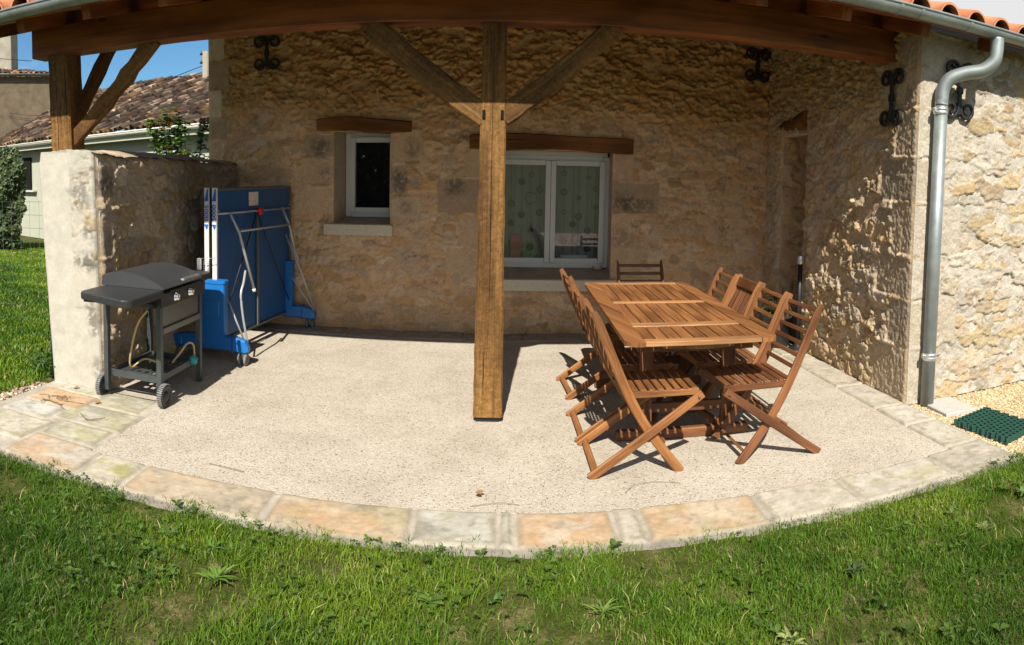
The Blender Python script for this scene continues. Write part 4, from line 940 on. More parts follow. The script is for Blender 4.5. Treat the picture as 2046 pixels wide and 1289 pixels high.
# side shelves with rounded outer corners
def shelf(y0,y1,name,near):
    m=MB(); R=.06; x0,x1=LX0-.01,LX1+.045; pts=[]
    if near:
        for cx_,cy_,a0 in ((x0+R,y0+R+.12,PI),(x1-R,y0+R,1.5*PI)):
            for k in range(6): a=a0+PI/2*k/5; pts.append((cx_+R*math.cos(a),cy_+R*math.sin(a)))
        pts+=[(x1,y1),(x0,y1)]
    else:
        pts+=[(x0,y0),(x1-.06,y0)]
        for cx_,cy_,a0 in ((x1-.06-R,y1-R,0),(x0+R,y1-R,PI/2)):
            for k in range(6): a=a0+PI/2*k/5; pts.append((cx_+R*math.cos(a),cy_+R*math.sin(a)))
    inner=lambda s:[((x-LX0-.22)*s+LX0+.22,(y-(y0+y1)/2)*s+(y0+y1)/2) for x,y in pts]
    m.ring_skin([[(x,y,.768) for x,y in inner(.97)],[(x,y,.775) for x,y in pts],[(x,y,.812) for x,y in pts],[(x,y,.82) for x,y in inner(.97)]]); bb(m,name,M_black)
shelf(3.45,3.885,'side_shelf',True); shelf(4.585,4.84,'side_shelf',False)
m=MB()  # brackets under the shelf
for x in (LX0+.03,LX1-.03): m=MB(); m.bar((x,3.60,.765),(x,3.90,.70),.02,.03); bb(m,'shelf_bracket',M_black)
m=MB(); rings=[]   # lid: an arc across X, extruded along Y
prof=[]
for k in range(15):
    t=k/14; x=LX0-.035+(.515)*t; z=.828+.060*(1-t)**.8+.058*math.sin(PI*t)**.75-.004*t; prof.append((x,z))
for y in (3.90,3.912,4.2,4.508,4.52):
    s=.97 if y in (3.90,4.52) else 1
    rings.append([( (x-(LX0+.24))*s+LX0+.24,y,(z-.82)*s+.82) for x,z in prof]+[(prof[-1][0],y,.818),(prof[0][0],y,.818)])
m.ring_skin(rings,smooth=False); lid=bb(m,'lid',M_lidblk)
lid.data.polygons.foreach_set('use_smooth',[False]*len(lid.data.polygons))
m=MB(); m.bar((prof[-1][0]+.022,4.14,.862),(prof[-1][0]+.022,4.40,.862),.03,.012,ch=.003); 
for y in (4.18,4.38): m.bar((prof[-1][0],y,.85),(prof[-1][0]+.02,y,.853),.016,.01)
bb(m,'lid_handle',M_galv,lid)
# bottom tray with slots
m=MB(); x0,x1,y0,y1=LX0+.02,LX1-.02,LY0+.02,LY1-.02
m.box(x0-.005,x0+.012,y0,y1,.15,.20); m.box(x1-.012,x1+.005,y0,y1,.15,.20); m.box(x0+.012,x1-.012,y0,y0+.015,.15,.20); m.box(x0+.012,x1-.012,y1-.015,y1,.15,.20)
slots=[(x0+.07+.05*i,y0+.10+.10*(j)+.02*(i%2)) for i in range(6) for j in range(5) if j not in (2,)]
xs_=np.linspace(x0+.012,x1-.012,26); ys_=np.linspace(y0+.015,y1-.015,42)
for i in range(25):
    for j in range(41):
        xm,ym=(xs_[i]+xs_[i+1])/2,(ys_[j]+ys_[j+1])/2
        if (i%4 in (1,2)) and (j%6 in (1,2,3)) and 3<i<22 and 4<j<37 and not (17<j<23): continue
        m.quad((xs_[i],ys_[j],.172),(xs_[i+1],ys_[j],.172),(xs_[i+1],ys_[j+1],.172),(xs_[i],ys_[j+1],.172))
bb(m,'bottom_tray',M_grey)
for x in (LX0,LX1):
    xo=x-.036 if x==LX0 else x+.036
    m=MB(); m.lathe([(.0,-.02),(.055,-.02),(.075,-.018),(.08,-.008),(.08,.008),(.075,.018),(.058,.02),(.05,.012),(.03,.012),(.026,.022),(.0,.022)],o=(xo,LY0-.005,.08),axis='X',n=36); wh=bb(m,'wheel',M_black)
    m=MB()
    for q in range(34):
        a=2*PI*q/34; c1=Vector((xo-.019,LY0-.005+.0805*math.cos(a),.08+.0805*math.sin(a))); c2=Vector((xo+.019,LY0-.005+.0805*math.cos(a+.06),.08+.0805*math.sin(a+.06)))
        m.bar(c1,c2,.008,.004,up=(0,math.cos(a),math.sin(a)),ch=.001)
    bb(m,'tyre_tread',M_rubber,wh)
m=MB(); m.tube([(LX0-.03,LY0-.005,.08),(LX1+.03,LY0-.005,.08)],.006,8); bb(m,'axle',M_iron)
m=MB(); m.tube(smooth_path([(-2.33,3.95,.66),(-2.42,3.96,.55),(-2.50,4.0,.36),(-2.54,4.05,.20),(-2.46,4.12,.25),(-2.36,4.2,.20)],8),.008,10)
m.tube(smooth_path([(-2.33,4.30,.19),(-2.29,4.36,.26),(-2.26,4.42,.32),(-2.235,4.47,.30),(-2.23,4.48,.20)],8),.008,10); bb(m,'gas_hose',M_hose)
m=MB(); m.lathe([(0,-.03),(.02,-.03),(.034,-.02),(.038,0),(.034,.02),(.016,.03),(.0,.03)],o=(-2.225,4.45,.185),axis='X',n=16); m.tube([(-2.22,4.46,.185),(-2.22,4.52,.185)],.012,10); bb(m,'gas_regulator',M_teal)
# ------------------------------------------------------------------ folded table tennis table
pt=empty('table_tennis_table',(-2.35,5.8,0),'folded blue table tennis table on castors standing against the low wall','table tennis table')
PTI=Matrix.Translation((2.35,-5.8,0)); pp=lambda m,n,mat,p=None: m.build(n,mat,p or pt,T=PTI)
A=Vector((-2.318,5.075,0)); TV=Vector((.11915,.99288,0)); NV=Vector((.99288,-.11915,0)); LEN=1.51
def pw(off,s,z): return A+TV*s+NV*off+Vector((0,0,z))
def pbar(m,a,b,w,h,up=None,ch=.002): m.bar(pw(*a),pw(*b),w,h,up=up or NV,ch=ch)
boards=[]
for k,o in enumerate((0.0,-.078)):
    m=MB(); m.bar(pw(o-.012,.02,.83),pw(o-.012,LEN-.02,.83),1.31,.016,up=NV,ch=.002); bd=pp(m,'board',M_blue); boards.append(bd)
    z0,z1=.155,1.495
    m=MB(); pbar(m,(o-.004,0,z0+.012),(o-.004,LEN,z0+.012),.024,.034); pbar(m,(o-.004,0,z1-.012),(o-.004,LEN,z1-.012),.024,.034)
    pbar(m,(o-.0045,LEN-.012,z0+.024),(o-.0045,LEN-.012,z1-.024),.024,.036)
    pp(m,'edge_frame',M_rim,bd)
    m=MB(); m.bar(pw(o-.004,.0,z0),pw(o-.004,.0,z1+.004),.026,.044,up=NV,ch=.002); ed=pp(m,'end_profile',M_whitel,bd)
    # printed band and number on the visible end profile
    m=MB(); a=pw(o-.004,-.0139,1.16); b=pw(o-.004,-.0139,1.20)
    for (z_a,z_b,mt) in ((1.148,1.175,0),):
        m.quad(pw(o-.022,-.0142,1.175),pw(o+.014,-.0142,1.175),pw(o+.008,-.0142,1.148),pw(o-.004,-.0142,1.140))
    m.quad(pw(o-.024,-.0142,1.175),pw(o+.016,-.0142,1.175),pw(o+.016,-.0142,1.186),pw(o-.024,-.0142,1.186))
    m.quad(pw(o-.024,-.0142,1.385),pw(o+.016,-.0142,1.385),pw(o+.016,-.0142,1.49),pw(o+.006,-.0142,1.49))
    pp(m,'blue_print',M_paint,ed)
    cu=bpy.data.curves.new('number','FONT'); cu.body='5000'; cu.size=.060; cu.align_x='CENTER'; cu.align_y='CENTER'; cu.offset=.0012; cu.space_character=1.02
    to=bpy.data.objects.new('number_tmp',cu); COL.objects.link(to); bpy.context.view_layer.update()
    me=bpy.data.meshes.new_from_object(to.evaluated_get(bpy.context.evaluated_depsgraph_get())); bpy.data.objects.remove(to)
    Zx=Vector((0,0,1 if k==0 else -1)); Yx=Zx.cross(-TV)*1; 
    # text x axis -> Zx, text normal -> -TV (towards the lawn)
    Yx=(-TV).cross(Zx).normalized()
    ctr=pw(o-.004,-.0145,1.285)+Vector((2.35,-5.8,0))
    for v_ in me.vertices:
        p=v_.co.copy(); v_.co=ctr+Zx*p.x*1.15+Yx*p.y*.86
    me.materials.clear(); me.materials.append(M_paint); no=linkmesh('number',me,None,ed)
# rib, cross tubes, legs
m=MB(); pbar(m,(.012,.755,.17),(.012,.755,1.27),.028,.018); pp(m,'centre_rib',M_rim)
m=MB(); m.tube([pw(.03,.0,1.277),pw(.03,1.42,1.265)],.0085,12); pp(m,'pivot_bar',M_alu)
m=MB(); m.tube([pw(.10,.25,1.115),pw(.10,1.275,1.105)],.0105,12); m.tube([pw(.04,.175,1.28),pw(.10,.24,1.10),pw(.20,.322,.592)],.0135,12); m.tube([pw(.04,1.23,1.28),pw(.10,1.28,1.10),pw(.16,1.32,.75)],.0125,12); pp(m,'leg_frame',M_alu)
m=MB(); m.tube([pw(.199,.32,.602),pw(.203,.325,.575)],.016,12); pp(m,'leg_cap',M_whitel)
m=MB(); m.tube(smooth_path([pw(.15,.257,.765),pw(.19,.15,.68),pw(.20,.085,.585),pw(.21,.10,.40),pw(.225,.15,.165)],6),.0105,12); m.tube([pw(.04,.10,.57),pw(.215,.12,.175)],.0085,12); pp(m,'support_tube',M_alu)
m=MB(); m.tube([pw(.06,1.28,1.0),pw(.20,1.36,.60),pw(.30,1.475,.20)],.0095,12); m.tube([pw(.02,1.42,.60),pw(.29,1.475,.20)],.0085,12); m.tube([pw(.10,1.28,1.0),pw(.17,1.30,.8),pw(.19,1.315,.74)],.006,10); pp(m,'support_tube',M_alu)
m=MB(); m.tube([pw(.03,.69,1.24),pw(.03,.109,.38)],.0055,8); m.tube([pw(.03,.72,1.24),pw(.03,1.45,.26)],.0055,8); pp(m,'locking_rod',M_iron)
m=MB(); kc_=pw(.055,.735,1.268)
rings=[]
for r_,h_ in ((.0,-.03),(.02,-.03),(.032,-.018),(.036,0),(.030,.014),(.0,.02)):
    rings.append([kc_+NV*h_+TV*(r_*(1+.12*math.cos(3*a))*math.cos(a))+Vector((0,0,r_*(1+.12*math.cos(3*a))*math.sin(a))) for a in [2*PI*q/24 for q in range(24)]])
m.ring_skin(rings,smooth=True); pp(m,'locking_knob',M_red)
m=MB(); m.quad(pw(.0,.60,1.32),pw(.0,.79,1.32),pw(.0,.79,1.448),pw(.0,.60,1.448)); pp(m,'instruction_label',M_paper,boards[0])
m=MB()
for s_,z_ in ((.03,1.30),(.03,.30),(.75,.24),(1.46,.30),(1.46,1.30)): m.lathe([(0,0),(.009,0),(.009,.006),(0,.008)],o=tuple(pw(.012,s_,z_)),axis='X',n=10)
pp(m,'bolt',M_galv)
# net post clamp at the near end
m=MB(); m.box(-2.455,-2.425,4.99,5.02,.80,.90); m.tube([(-2.44,5.0,.90),(-2.30,5.0,.905)],.003,6)
for q in range(6): m.tube([(-2.40,5.0,.80+.015*q),(-2.35,5.0,.80+.015*q)],.004,6)
pp(m,'net_clamp',M_galv)
# carriages: upright blue body and a foot across, twin castors
def carriage(y,xl,xr,xb0,xb1,zt):
    c_=MB(); d=.045
    c_.box(xb0,xb1,y-d,y+d,.13,zt,.018); c_.box(xb0-.02,xb1+.005,y-d-.006,y+d,zt-.02,zt+.012,.008); c_.box(xb0+.03,xb1-.05,y-d-.004,y-d+.01,.40,.55,.004)
    body=pp(c_,'carriage_body',M_bluep)
    m=MB(); n=8; rings=[]
    for i,(x,w,zb,zt_) in enumerate(((xl+.0,.05,.125,.18),(xl+.03,.07,.115,.215),(xl+.14,.08,.115,.235),(xb0,.085,.12,.24),(xb1,.085,.12,.24),(xr-.14,.08,.115,.245),(xr-.03,.07,.105,.215),(xr,.05,.115,.165))):
        zc=(zb+zt_)/2; rings.append([(x,y+a,zc+b) for a,b in rprof(w,zt_-zb,.012)])
    m.ring_skin(rings); ft=pp(m,'foot',M_bluep,body)
    m=MB(); m.box(xr-.145,xr-.135,y-.046,y+.046,.11,.25,.001); pp(m,'foot_seam',M_blue,body)
    for x in (xl+.055,xr-.055):
        m=MB(); 
        for s in (-.028,.028): m.lathe([(.0,s-.011),(.022,s-.011),(.045,s-.011),(.052,s-.006),(.052,s+.006),(.045,s+.011),(.022,s+.011),(.0,s+.011)],o=(x,y,.052),axis='X',n=28)
        m.tube([(x-.03,y,.052),(x+.03,y,.052)],.008,8); m.box(x-.012,x+.012,y-.02,y+.02,.05,.125); pp(m,'castor',M_rubber)
carriage(5.06,-2.74,-2.005,-2.432,-2.212,.705)
carriage(6.52,-2.52,-1.84,-2.16,-2.08,.70)
# ------------------------------------------------------------------ small things
m=MB(); m.lathe([(.0,0),(.035,.0),(.045,.006),(.058,.03),(.054,.03),(.042,.012),(.0,.008)],n=28); o=m.build('bowl',M_ceramic); o.location=(1.075,YR+.165,.652); tag(o,'small brown stoneware saucer on the right end of the window sill','bowl')
# parasol stand and planter in the corner by the doorway
ps=empty('parasol_stand',(2.83,5.60,0),'black round parasol stand with a short steel tube in the back right corner','parasol stand')
m=MB(); m.lathe([(.0,0),(.10,0),(.11,.012),(.105,.03),(.08,.05),(.035,.06),(.03,.12),(.0,.12)],n=36); m.build('base',M_iron,ps)
m=MB(); m.tube([(0,0,.06),(0,0,.86)],.022,16); m.build('tube',M_iron,ps)
m=MB(); m.lathe([(.0,.855),(.032,.855),(.034,.86),(.034,.93),(.03,.936),(.0,.936)],n=20); m.build('collar',M_galv,ps)
pl=empty('planter',(2.72,5.85,0),'black plastic planter with a drooping yellow-green plant behind the right row of chairs','planter')
m=MB(); m.lathe([(.0,0),(.12,0),(.125,.01),(.155,.30),(.165,.30),(.165,.33),(.148,.33),(.142,.29),(.0,.28)],n=32); m.build('pot',M_black,pl)
L=[];cl=[]
for q in range(60):
    a=rr.uniform(0,6.28); z=rr.uniform(.28,.55); rad=rr.uniform(0,.08); L.append(((rad*math.cos(a),rad*math.sin(a),z),(math.cos(a),math.sin(a),rr.uniform(-.5,.9)),(0,0,1),rr.uniform(.08,.15),.035)); t=rr.uniform(.6,1.3); cl.append((.13*t,.13*t,.025*t))
leafmesh(L,M_leaf,cl,'foliage',pl)
m=MB()
for q in range(8): a=q*.8; m.tube([(0,0,.27),(.05*math.cos(a),.05*math.sin(a),.52)],.004,6)
m.build('stem',M_bark,pl)
# stone pad under the downpipe
m=MB(); m.ring_skin([[(3.00,3.55,-.01),(3.27,3.53,-.01),(3.285,3.85,-.01),(3.01,3.865,-.01)],[(3.00,3.55,.012),(3.27,3.53,.012),(3.285,3.85,.012),(3.01,3.865,.012)],[(3.006,3.556,.017),(3.264,3.536,.017),(3.279,3.844,.017),(3.016,3.859,.017)]])
kp=NT('pale_limestone'); on=kp.tc(); nn_=kp.noise(on,40,4); kp.bump(nn_,.2,.003); M_pad=kp.set(kp.ramp(nn_,[(.3,(.54,.51,.46)),(.7,(.64,.62,.57))]),.9)
tag(m.build('splash_slab',M_pad),'pale stone slab laid in the gravel under the zinc downpipe','slab')
# green honeycomb paver grid
m=MB(); c0=Vector((2.925,3.375,0)); eu=Vector((.385,.085,0)); ev=Vector((.055,-.455,0)); nu_,nv_=9,11
for j in range(nv_+1):
    pts=[]
    for i in range(nu_*4+1):
        s=i/(nu_*4); off=.20*math.sin(i*PI/2)*(1 if j%2 else -1); pts.append(c0+eu*s+ev*((j+off)/nv_)+Vector((0,0,.022)))
    m.sweep(rprof(.0035,.040,.0005),pts,up=(0,0,1))
for j in range(nv_):
    for i in range(nu_+1):
        s=(i+(.25 if j%2 else -.25))/nu_
        if 0<=s<=1.01: a=c0+eu*s+ev*((j+.18)/nv_)+Vector((0,0,.021)); b=c0+eu*s+ev*((j+.82)/nv_)+Vector((0,0,.021)); m.bar(a,b,.0035,.038,ch=.0004)
m2=m.build('paver_grid',M_greenp); tag(m2,'dark green plastic honeycomb paving grid lying on the gravel','paving grid')
# wire fence
wf=empty('wire_fence',(-3.25,4.0,0),'thin green wire mesh fence between the pillar and the left edge','fence')
m=MB()
for q in range(22): x=-.02-q*.10; m.tube([(x,.02,-.03),(x,.02,1.42)],.0013,4)
for q in range(14): z=.02+q*.107; m.tube([(.0,.02,z),(-2.2,.02,z)],.0013,4)
m.build('mesh',M_gwire,wf)
m=MB(); m.tube([(-.03,.05,-.05),(-.03,.05,1.5)],.014,8); m.build('fence_post',M_gwire,wf)
# ================================================================== NEIGHBOURS
def ang(a,d,z): a=math.radians(a); return Vector((d*math.sin(a),d*math.cos(a),z))
def tiledroof(name,g0,g1,r0,r1,parent,pal,seed,sp=.22,step=.30,loc=Vector()):
    """old canal tiles between gutter line g0-g1 and ridge line r0-r1"""
    g0,g1,r0,r1=map(Vector,(g0,g1,r0,r1)); n=int((g1-g0).length/sp*6); mrow=int(((r0+r1)/2-(g0+g1)/2).length/step)
    nrm=(g1-g0).cross(r0-g0).normalized()
    if nrm.z<0: nrm=-nrm
    s=np.linspace(0,1,n); rows=[]
    for k in range(mrow): rows+=[(k/mrow,.03),((k+.96)/mrow,0.0)]
    P=np.zeros((len(rows),n,3)); col=np.zeros((len(rows),n,3)); Lx=(g1-g0).length
    ph=(s*Lx/sp)%1; cov=np.sqrt(np.clip(1-((ph-.5)/.40)**2,0,1)); ti=np.floor(s*Lx/sp)
    for i,(t,dz) in enumerate(rows):
        kk=float(i//2); j=_h(ti,np.full(n,kk),seed)
        base=np.array([list(g0.lerp(g1,float(a)).lerp(r0.lerp(r1,float(a)),t)) for a in s])
        hh=cov*.085+dz+.06*(j-.5)+.05*(fbm(s*Lx*.7,np.full(n,t*4.),seed+3,2)-.5)
        P[i]=base+np.array(nrm)[None]*hh[:,None]+.02*(_h(ti,np.full(n,kk),seed+2)-.5)[:,None]*np.array(r0-g0)[None]/ (r0-g0).length
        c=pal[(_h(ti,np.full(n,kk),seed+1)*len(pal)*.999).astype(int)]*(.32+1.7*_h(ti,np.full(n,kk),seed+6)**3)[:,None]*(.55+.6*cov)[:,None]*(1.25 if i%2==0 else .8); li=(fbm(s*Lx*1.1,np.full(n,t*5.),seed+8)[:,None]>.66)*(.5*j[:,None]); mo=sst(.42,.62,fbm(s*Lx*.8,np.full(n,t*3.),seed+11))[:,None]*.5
        c=c*(1-mo)+C(.07,.05,.035)*mo; c=c*(1-li)+C(.50,.30,.07)*li; col[i]=c
    return gridmesh(name,P-np.array(loc),col,M_oldtile,parent,smooth=False)
OLD=np.array([[.13,.085,.055],[.19,.12,.075],[.26,.16,.10],[.34,.24,.17],[.11,.075,.05],[.42,.33,.25],[.28,.13,.07],[.17,.11,.08]])
NEW=np.array([[.36,.19,.11],[.45,.27,.17],[.28,.15,.09],[.50,.34,.24],[.20,.12,.08],[.40,.20,.10]])
nh=empty('neighbour_house',(0,0,0),'low white house with old mossy tile roof and cream gutter behind the garden wall','house')
gl,gr_=Vector((-13.6,14.1,2.5)),Vector((-1.5,9.05,2.5))
rl,rrg=Vector((-22.0,21.1,4.25)),Vector((-2.5,12.6,3.95))
dgut=(gr_-gl).normalized(); back=Vector((-dgut.y,dgut.x,0)); back=back if back.y>0 else -back
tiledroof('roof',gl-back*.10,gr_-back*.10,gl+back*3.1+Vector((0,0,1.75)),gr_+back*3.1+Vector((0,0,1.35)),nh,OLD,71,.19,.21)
m=MB(); m.sweep(arcp(.075,.065),[gl-back*.16,gr_-back*.16],smooth=True); m.tube([gl-back*.235+Vector((0,0,.003)),gr_-back*.235+Vector((0,0,.003))],.012,8); m.build('gutter',M_cream,nh)
m=MB(); a=gl+back*.32;b=gr_+back*.32; m.bar(a-Vector((0,0,1.27)),b-Vector((0,0,1.27)),.3,2.5); m.build('wall',M_render,nh)
m=MB(); a=gl+back*.02-Vector((0,0,.06));b=gr_+back*.02-Vector((0,0,.06)); m.bar(a,b,.34,.03); m.bar(a-back*.14-Vector((0,0,.05)),b-back*.14-Vector((0,0,.05)),.02,.12); m.build('soffit',M_render,nh)
wp=lambda t,z,off: gl.lerp(gr_,t)+back*(.16-off)+Vector((0,0,z-2.5))
m=MB(); m.bar(wp(.43,2.06,.03),wp(.66,2.06,.03),.06,.11); m.bar(wp(.425,2.0,.02),wp(.665,2.0,.02),.04,.03); m.build('shutter_box',M_pvc,nh)
m=MB(); m.bar(wp(.66,1.0,.02),wp(.66,2.0,.02),.05,.06,up=back); m.bar(wp(.44,1.0,.02),wp(.44,2.0,.02),.05,.06,up=back); wn=m.build('window',M_pvc,nh)
m=MB(); m.bar(wp(.445,1.5,.012),wp(.655,1.5,.012),.02,1.0); m.build('pane',M_dark,wn)
m=MB(); m.bar(wp(.155,1.30,.02),wp(.155,2.16,.02),.50,.05,up=back); wn=m.build('window',M_dark,nh)
m=MB(); m.bar(wp(.13,1.26,.06),wp(.195,1.26,.06),.10,.05); m.build('sill',M_pvc,wn)
fh=empty('far_house',(0,0,0),'tall stone house with clay roof and square chimney at the far left','house')
a0,a1=ang(-50,31,6.55),ang(-36.6,30.6,6.35)
bk=Vector((-.35,.94,0)); 
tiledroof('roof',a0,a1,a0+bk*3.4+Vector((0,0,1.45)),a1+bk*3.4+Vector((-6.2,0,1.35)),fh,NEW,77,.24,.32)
m=MB(); m.sweep(arcp(.10,.09),[a0-bk*.1,a1-bk*.1],smooth=True); m.build('gutter',M_zinc,fh)
m=MB(); m.bar(a0+bk*.3-Vector((0,0,3.3)),a1+bk*.3-Vector((0,0,3.3)),.4,6.5); m.build('wall',M_farstone,fh)
m=MB(); cpos=ang(-42.6,33.2,0); 
for (zx,zb,w_) in ((6.6,10.2,1.15),(10.2,10.42,1.35)): m.bar(cpos+Vector((-.1,0,zx)),cpos+Vector((-.1,0,zb)),w_,w_*.8,up=bk,ch=.02)
m.build('chimney',M_chim,fh)
# concrete pole and wires
up_=empty('utility_pole',(-6.62,14,0),'thin pale concrete utility pole with dark insulators seen beside the house corner','utility pole')
m=MB(); m.path([(0.02,0,0),(0.02,0,4.5)],.16,.16); m.build('pole',M_chim,up_)
m=MB()
for z in (4.45,4.25): m.tube([(-.14,0,z-.02),(-.02,0,z)],.02,6,scales=[.15,1]); m.lathe([(0,z-.03),(.07,z-.02),(.02,z+.06),(0,z+.07)],o=(-.07,-.02,0),n=12)
m.build('insulator',M_iron,up_)
for z,lab in ((4.20,'topmost thin utility wire crossing the sky gap'),(4.06,'middle thin utility wire in the sky gap'),(3.98,'lowest thin utility wire in the sky gap')):
    m=MB(); a=Vector((-6.62,14,z)); b=Vector((-26,26,z+1.7)); m.tube([a.lerp(b,t)-Vector((0,0,1.0*math.sin(t*PI))) for t in np.linspace(0,1,14)],.010,5); tag(m.build('utility_wire',M_wire),lab,'wire','utility wires in the sky gap')
m=MB(); m.tube([ang(-50,26,6.55),ang(-40.3,26,6.2)],.012,5); tag(m.build('utility_wire',M_wire),'short wire crossing the sky between the chimney and the beam end','wire')
# hedge: ivy mass at the end of the lawn
def leafcloud(name,n,shape,size,cols,seed,parent=None):
    r=np.random.default_rng(seed); p,nr=shape(r,n); n=len(p); s=size*(.6+.8*r.random(n))
    d=nr+1.1*(r.random((n,3))-.5); d/=np.linalg.norm(d,axis=1,keepdims=True); t=r.random((n,3))-.5; a=np.cross(d,t); a/=np.linalg.norm(a,axis=1,keepdims=True)+1e-9; b=np.cross(d,a)
    s=s[:,None]; V=np.stack([p-a*s*.5,p+b*s*.35+d*s*.1,p+a*s*.5,p-b*s*.35+d*s*.1],1)
    T_=(np.array([[0,1,2],[0,2,3]])[None]+4*np.arange(n)[:,None,None]).reshape(-1,3)
    col=cols[r.integers(0,len(cols),n)]*(.6+.8*r.random((n,1)))
    return trimesh(name,V.reshape(-1,3),T_,np.repeat(col,4,0),M_leaf,parent)
hd=empty('ivy_hedge',(-9.25,10.35,0),'dark ivy-covered hedge at the end of the left lawn, reaching the cream gutter','hedge')
HU=Vector((-.707,.707,0))
def hs(r,n):
    s=r.random(n)*4.2-.2; z=r.random(n)**.9*2.28; dpt=(r.random(n)**2)*.7; edge=.25*(fbm(s*2,z*2,88)-.5)*2
    f=fbm(s*2.2,z*2.2,89); dpt=dpt+f*.5
    k=(s>-.05+edge*.5+.10*np.sin(z*3)-.12*z*(z<1))&(z<2.30+edge*.4); s,z,dpt=s[k],z[k],dpt[k]
    # hedge face runs along (-.74,.67), depth away from camera
    P=np.stack([-.755*s-.656*dpt,-.656*s+.755*dpt,z],-1); N=np.tile(np.array([.62,-.72,.3]),(len(s),1)); return P,N
leafcloud('foliage',26000,hs,.085,np.array([[.030,.050,.014],[.045,.075,.02],[.07,.10,.03],[.10,.13,.05]]),14,hd)
m=MB(); m.bar((-.9,-.1,.0),(-.9,-.1,1.7),.10,.10); m.build('stem',M_bark,hd)
kb=MB(); kb.bar((-9.15,9.55,-.02),(-13.5,13.2,-.02),.12,.22); tag(kb.build('kerb',M_chim),kind='structure')
# rose bush
rb_=empty('rose_bush',(-3.95,7.35,0),'leafy rose bush with reddish shoots between the garden wall and the house corner','bush')
m=MB(); LL=[];cl=[]; r5=random.Random(9)
for q in range(15):
    a=r5.uniform(-.2,.8); tip=Vector((r5.uniform(-.18,.62),r5.uniform(-.3,.3),r5.uniform(1.85,2.38) if q>4 else r5.uniform(2.2,2.46))); 
    if q<4: tip.x=-.08+.1*r5.random(); tip.z=2.30+.05*q
    mid=Vector((tip.x*.4+.1,tip.y*.5,1.2)); pts=smooth_path([(0.1,0,0),mid,tip],6); m.tube(pts,.007,6,scales=[1-.6*i/(len(pts)-1) for i in range(len(pts))])
    for k in range(24):
        t=.50+.50*k/23; i=min(int(t*(len(pts)-1)),len(pts)-2); p=pts[i].lerp(pts[i+1],t*(len(pts)-1)-i)
        for s in range(3):
            aa=r5.uniform(0,6.28); LL.append((p,(math.cos(aa),math.sin(aa)-.3,r5.uniform(-.5,.5)),(0,0,1),r5.uniform(.07,.12),.075)); red=(k>19 and r5.random()<.6)
            tt=r5.uniform(.6,1.4); cl.append((.20*tt,.07*tt,.035*tt) if red and r5.random()<.5 else (.075*tt,.16*tt,.03*tt))
m.build('stem',M_bark,rb_); leafmesh(LL,M_leaf,cl,'foliage',rb_)
tr_=empty('evergreen_tree',(-6.3,-12.5,0),'tall dark evergreen tree across the lawn, seen mirrored in the small window','tree')
def ts(r,n):
    z=.1+6.6*r.random(n)**1.2; a=r.random(n)*6.28; rad=(3.9*(1-(z)/7.2)**.6)*(.5+.5*r.random(n)**.4)*(.8+.4*fbm(a*2,z*1.5,90)); return np.stack([rad*np.cos(a),rad*np.sin(a),z],-1),np.stack([np.cos(a),np.sin(a),.3+0*a],-1)
leafcloud('crown',22000,ts,.22,np.array([[.05,.06,.035],[.11,.12,.08],[.03,.04,.02]]),15,tr_)
m=MB(); m.tube([(0,0,0),(0.05,0,3),(0,0,6.6)],.22,10,scales=[1,.7,.1]); m.build('trunk',M_bark,tr_)
# plants at the foot of the pillar on the lawn side
LL=[];cl=[]
for q in range(260):
    z=abs(r5.gauss(0,.16)); x=r5.gauss(-.10,.12); y=r5.uniform(-.05,.9); aa=r5.uniform(0,6.28); LL.append(((x,y,z),(math.cos(aa),math.sin(aa),r5.uniform(.2,1.4)),(0,0,1),r5.uniform(.05,.10),.02)); tt=r5.uniform(.6,1.4); cl.append((.045*tt,.09*tt,.02*tt))
o=leafmesh(LL,M_leaf,cl,'weed_clump'); o.location=(-3.36,4.0,-.02); tag(o,'dark green weeds growing against the lawn side of the pillar','weeds')
# ================================================================== LIGHT
EL=math.radians(45.6); sx,sy=-.109,-1.0
wd=bpy.data.worlds.new('World'); SC.world=wd; wd.use_nodes=True; t=wd.node_tree; t.nodes.clear()
o=t.nodes.new('ShaderNodeOutputWorld'); bg=t.nodes.new('ShaderNodeBackground'); sk=t.nodes.new('ShaderNodeTexSky'); sk.sky_type='NISHITA'; sk.sun_disc=False
sk.sun_elevation=EL; sk.sun_rotation=math.atan2(sx,sy); sk.air_density=1.0; sk.dust_density=.35; sk.ozone_density=1.6
tc=t.nodes.new('ShaderNodeTexCoord'); mp=t.nodes.new('ShaderNodeMapping'); mp.inputs['Scale'].default_value=(1,1,2.4); mp.inputs['Location'].default_value=(.35,.1,.0)
ns=t.nodes.new('ShaderNodeTexNoise'); ns.inputs['Scale'].default_value=2.6; ns.inputs['Detail'].default_value=8; ns.inputs['Roughness'].default_value=.6
t.links.new(tc.outputs['Generated'],mp.inputs[0]); t.links.new(mp.outputs[0],ns.inputs['Vector'])
cr=t.nodes.new('ShaderNodeValToRGB'); cr.color_ramp.elements[0].position=.57; cr.color_ramp.elements[1].position=.72; t.links.new(ns.outputs['Fac'],cr.inputs[0])
sep=t.nodes.new('ShaderNodeSeparateXYZ'); t.links.new(tc.outputs['Generated'],sep.inputs[0])
mr=t.nodes.new('ShaderNodeMapRange'); mr.inputs['From Min'].default_value=.25; mr.inputs['From Max'].default_value=.55; t.links.new(sep.outputs['X'],mr.inputs[0])
ad=t.nodes.new('ShaderNodeMath'); ad.operation='MAXIMUM'; t.links.new(mr.outputs[0],ad.inputs[0]); t.links.new(cr.outputs[0],ad.inputs[1])
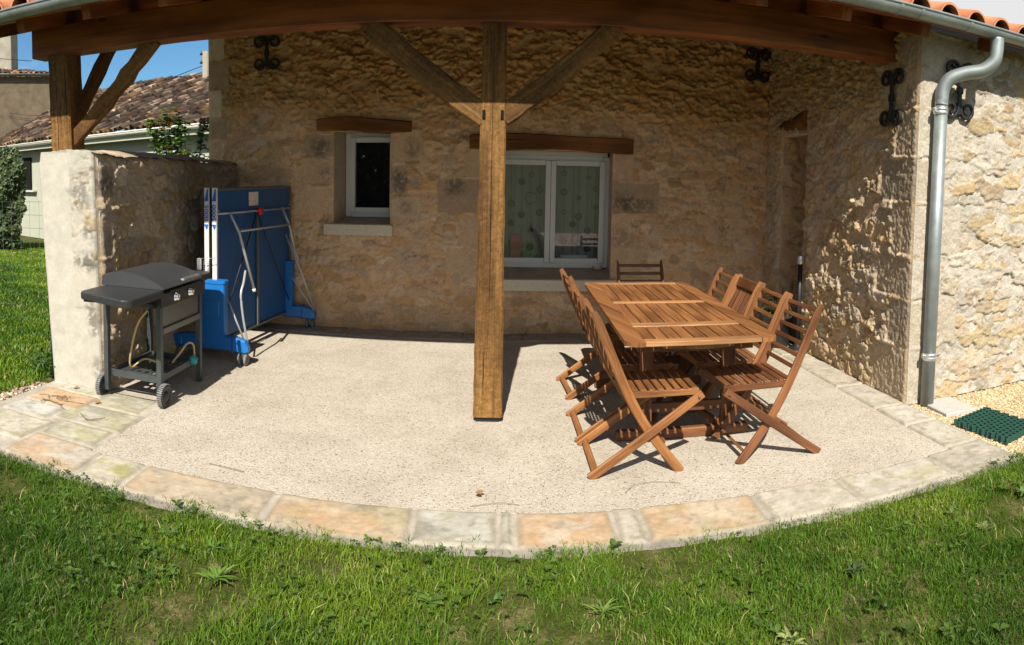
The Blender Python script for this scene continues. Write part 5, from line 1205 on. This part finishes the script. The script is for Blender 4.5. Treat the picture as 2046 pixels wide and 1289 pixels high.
mr2=t.nodes.new('ShaderNodeMapRange'); mr2.inputs['From Min'].default_value=.15; mr2.inputs['From Max'].default_value=-.35; t.links.new(sep.outputs['Y'],mr2.inputs[0])  # added cloud bank behind the camera, brightens the fill in the shade
ad2=t.nodes.new('ShaderNodeMath'); ad2.operation='MAXIMUM'; t.links.new(ad.outputs[0],ad2.inputs[0]); t.links.new(mr2.outputs[0],ad2.inputs[1])
ns2=t.nodes.new('ShaderNodeTexNoise'); ns2.inputs['Scale'].default_value=5; ns2.inputs['Detail'].default_value=6; t.links.new(tc.outputs['Generated'],ns2.inputs['Vector'])
cr2=t.nodes.new('ShaderNodeValToRGB'); cr2.color_ramp.elements[0].position=.38; cr2.color_ramp.elements[1].position=.52; t.links.new(ns2.outputs['Fac'],cr2.inputs[0])
ml=t.nodes.new('ShaderNodeMath'); ml.operation='MULTIPLY'; t.links.new(ad2.outputs[0],ml.inputs[0]); t.links.new(cr2.outputs[0],ml.inputs[1])
mx=t.nodes.new('ShaderNodeMix'); mx.data_type='RGBA'; t.links.new(ml.outputs[0],mx.inputs[0]); tn=t.nodes.new('ShaderNodeMix'); tn.data_type='RGBA'; tn.blend_type='MULTIPLY'; tn.inputs[0].default_value=1; t.links.new(sk.outputs[0],tn.inputs[6]); tn.inputs[7].default_value=(.66,1.05,1.30,1); t.links.new(tn.outputs[2],mx.inputs[6]); mx.inputs[7].default_value=(9.0,9.0,9.0,1)
t.links.new(mx.outputs[2],bg.inputs[0]); bg.inputs[1].default_value=.05; t.links.new(bg.outputs[0],o.inputs[0])
sl=bpy.data.lights.new('sun','SUN'); sl.energy=5.0; sl.angle=math.radians(.53); sl.color=(1,.925,.81)
so=bpy.data.objects.new('sun',sl); COL.objects.link(so)
dv=Vector((-sx,-sy,-math.tan(EL)*math.hypot(sx,sy))); so.rotation_euler=dv.to_track_quat('-Z','Y').to_euler()
SC.view_settings.view_transform='Standard'; SC.view_settings.look='None'; SC.view_settings.gamma=1; SC.view_settings.exposure=0.85
SC.cycles.max_bounces=10; SC.cycles.diffuse_bounces=6; SC.cycles.use_denoising=True
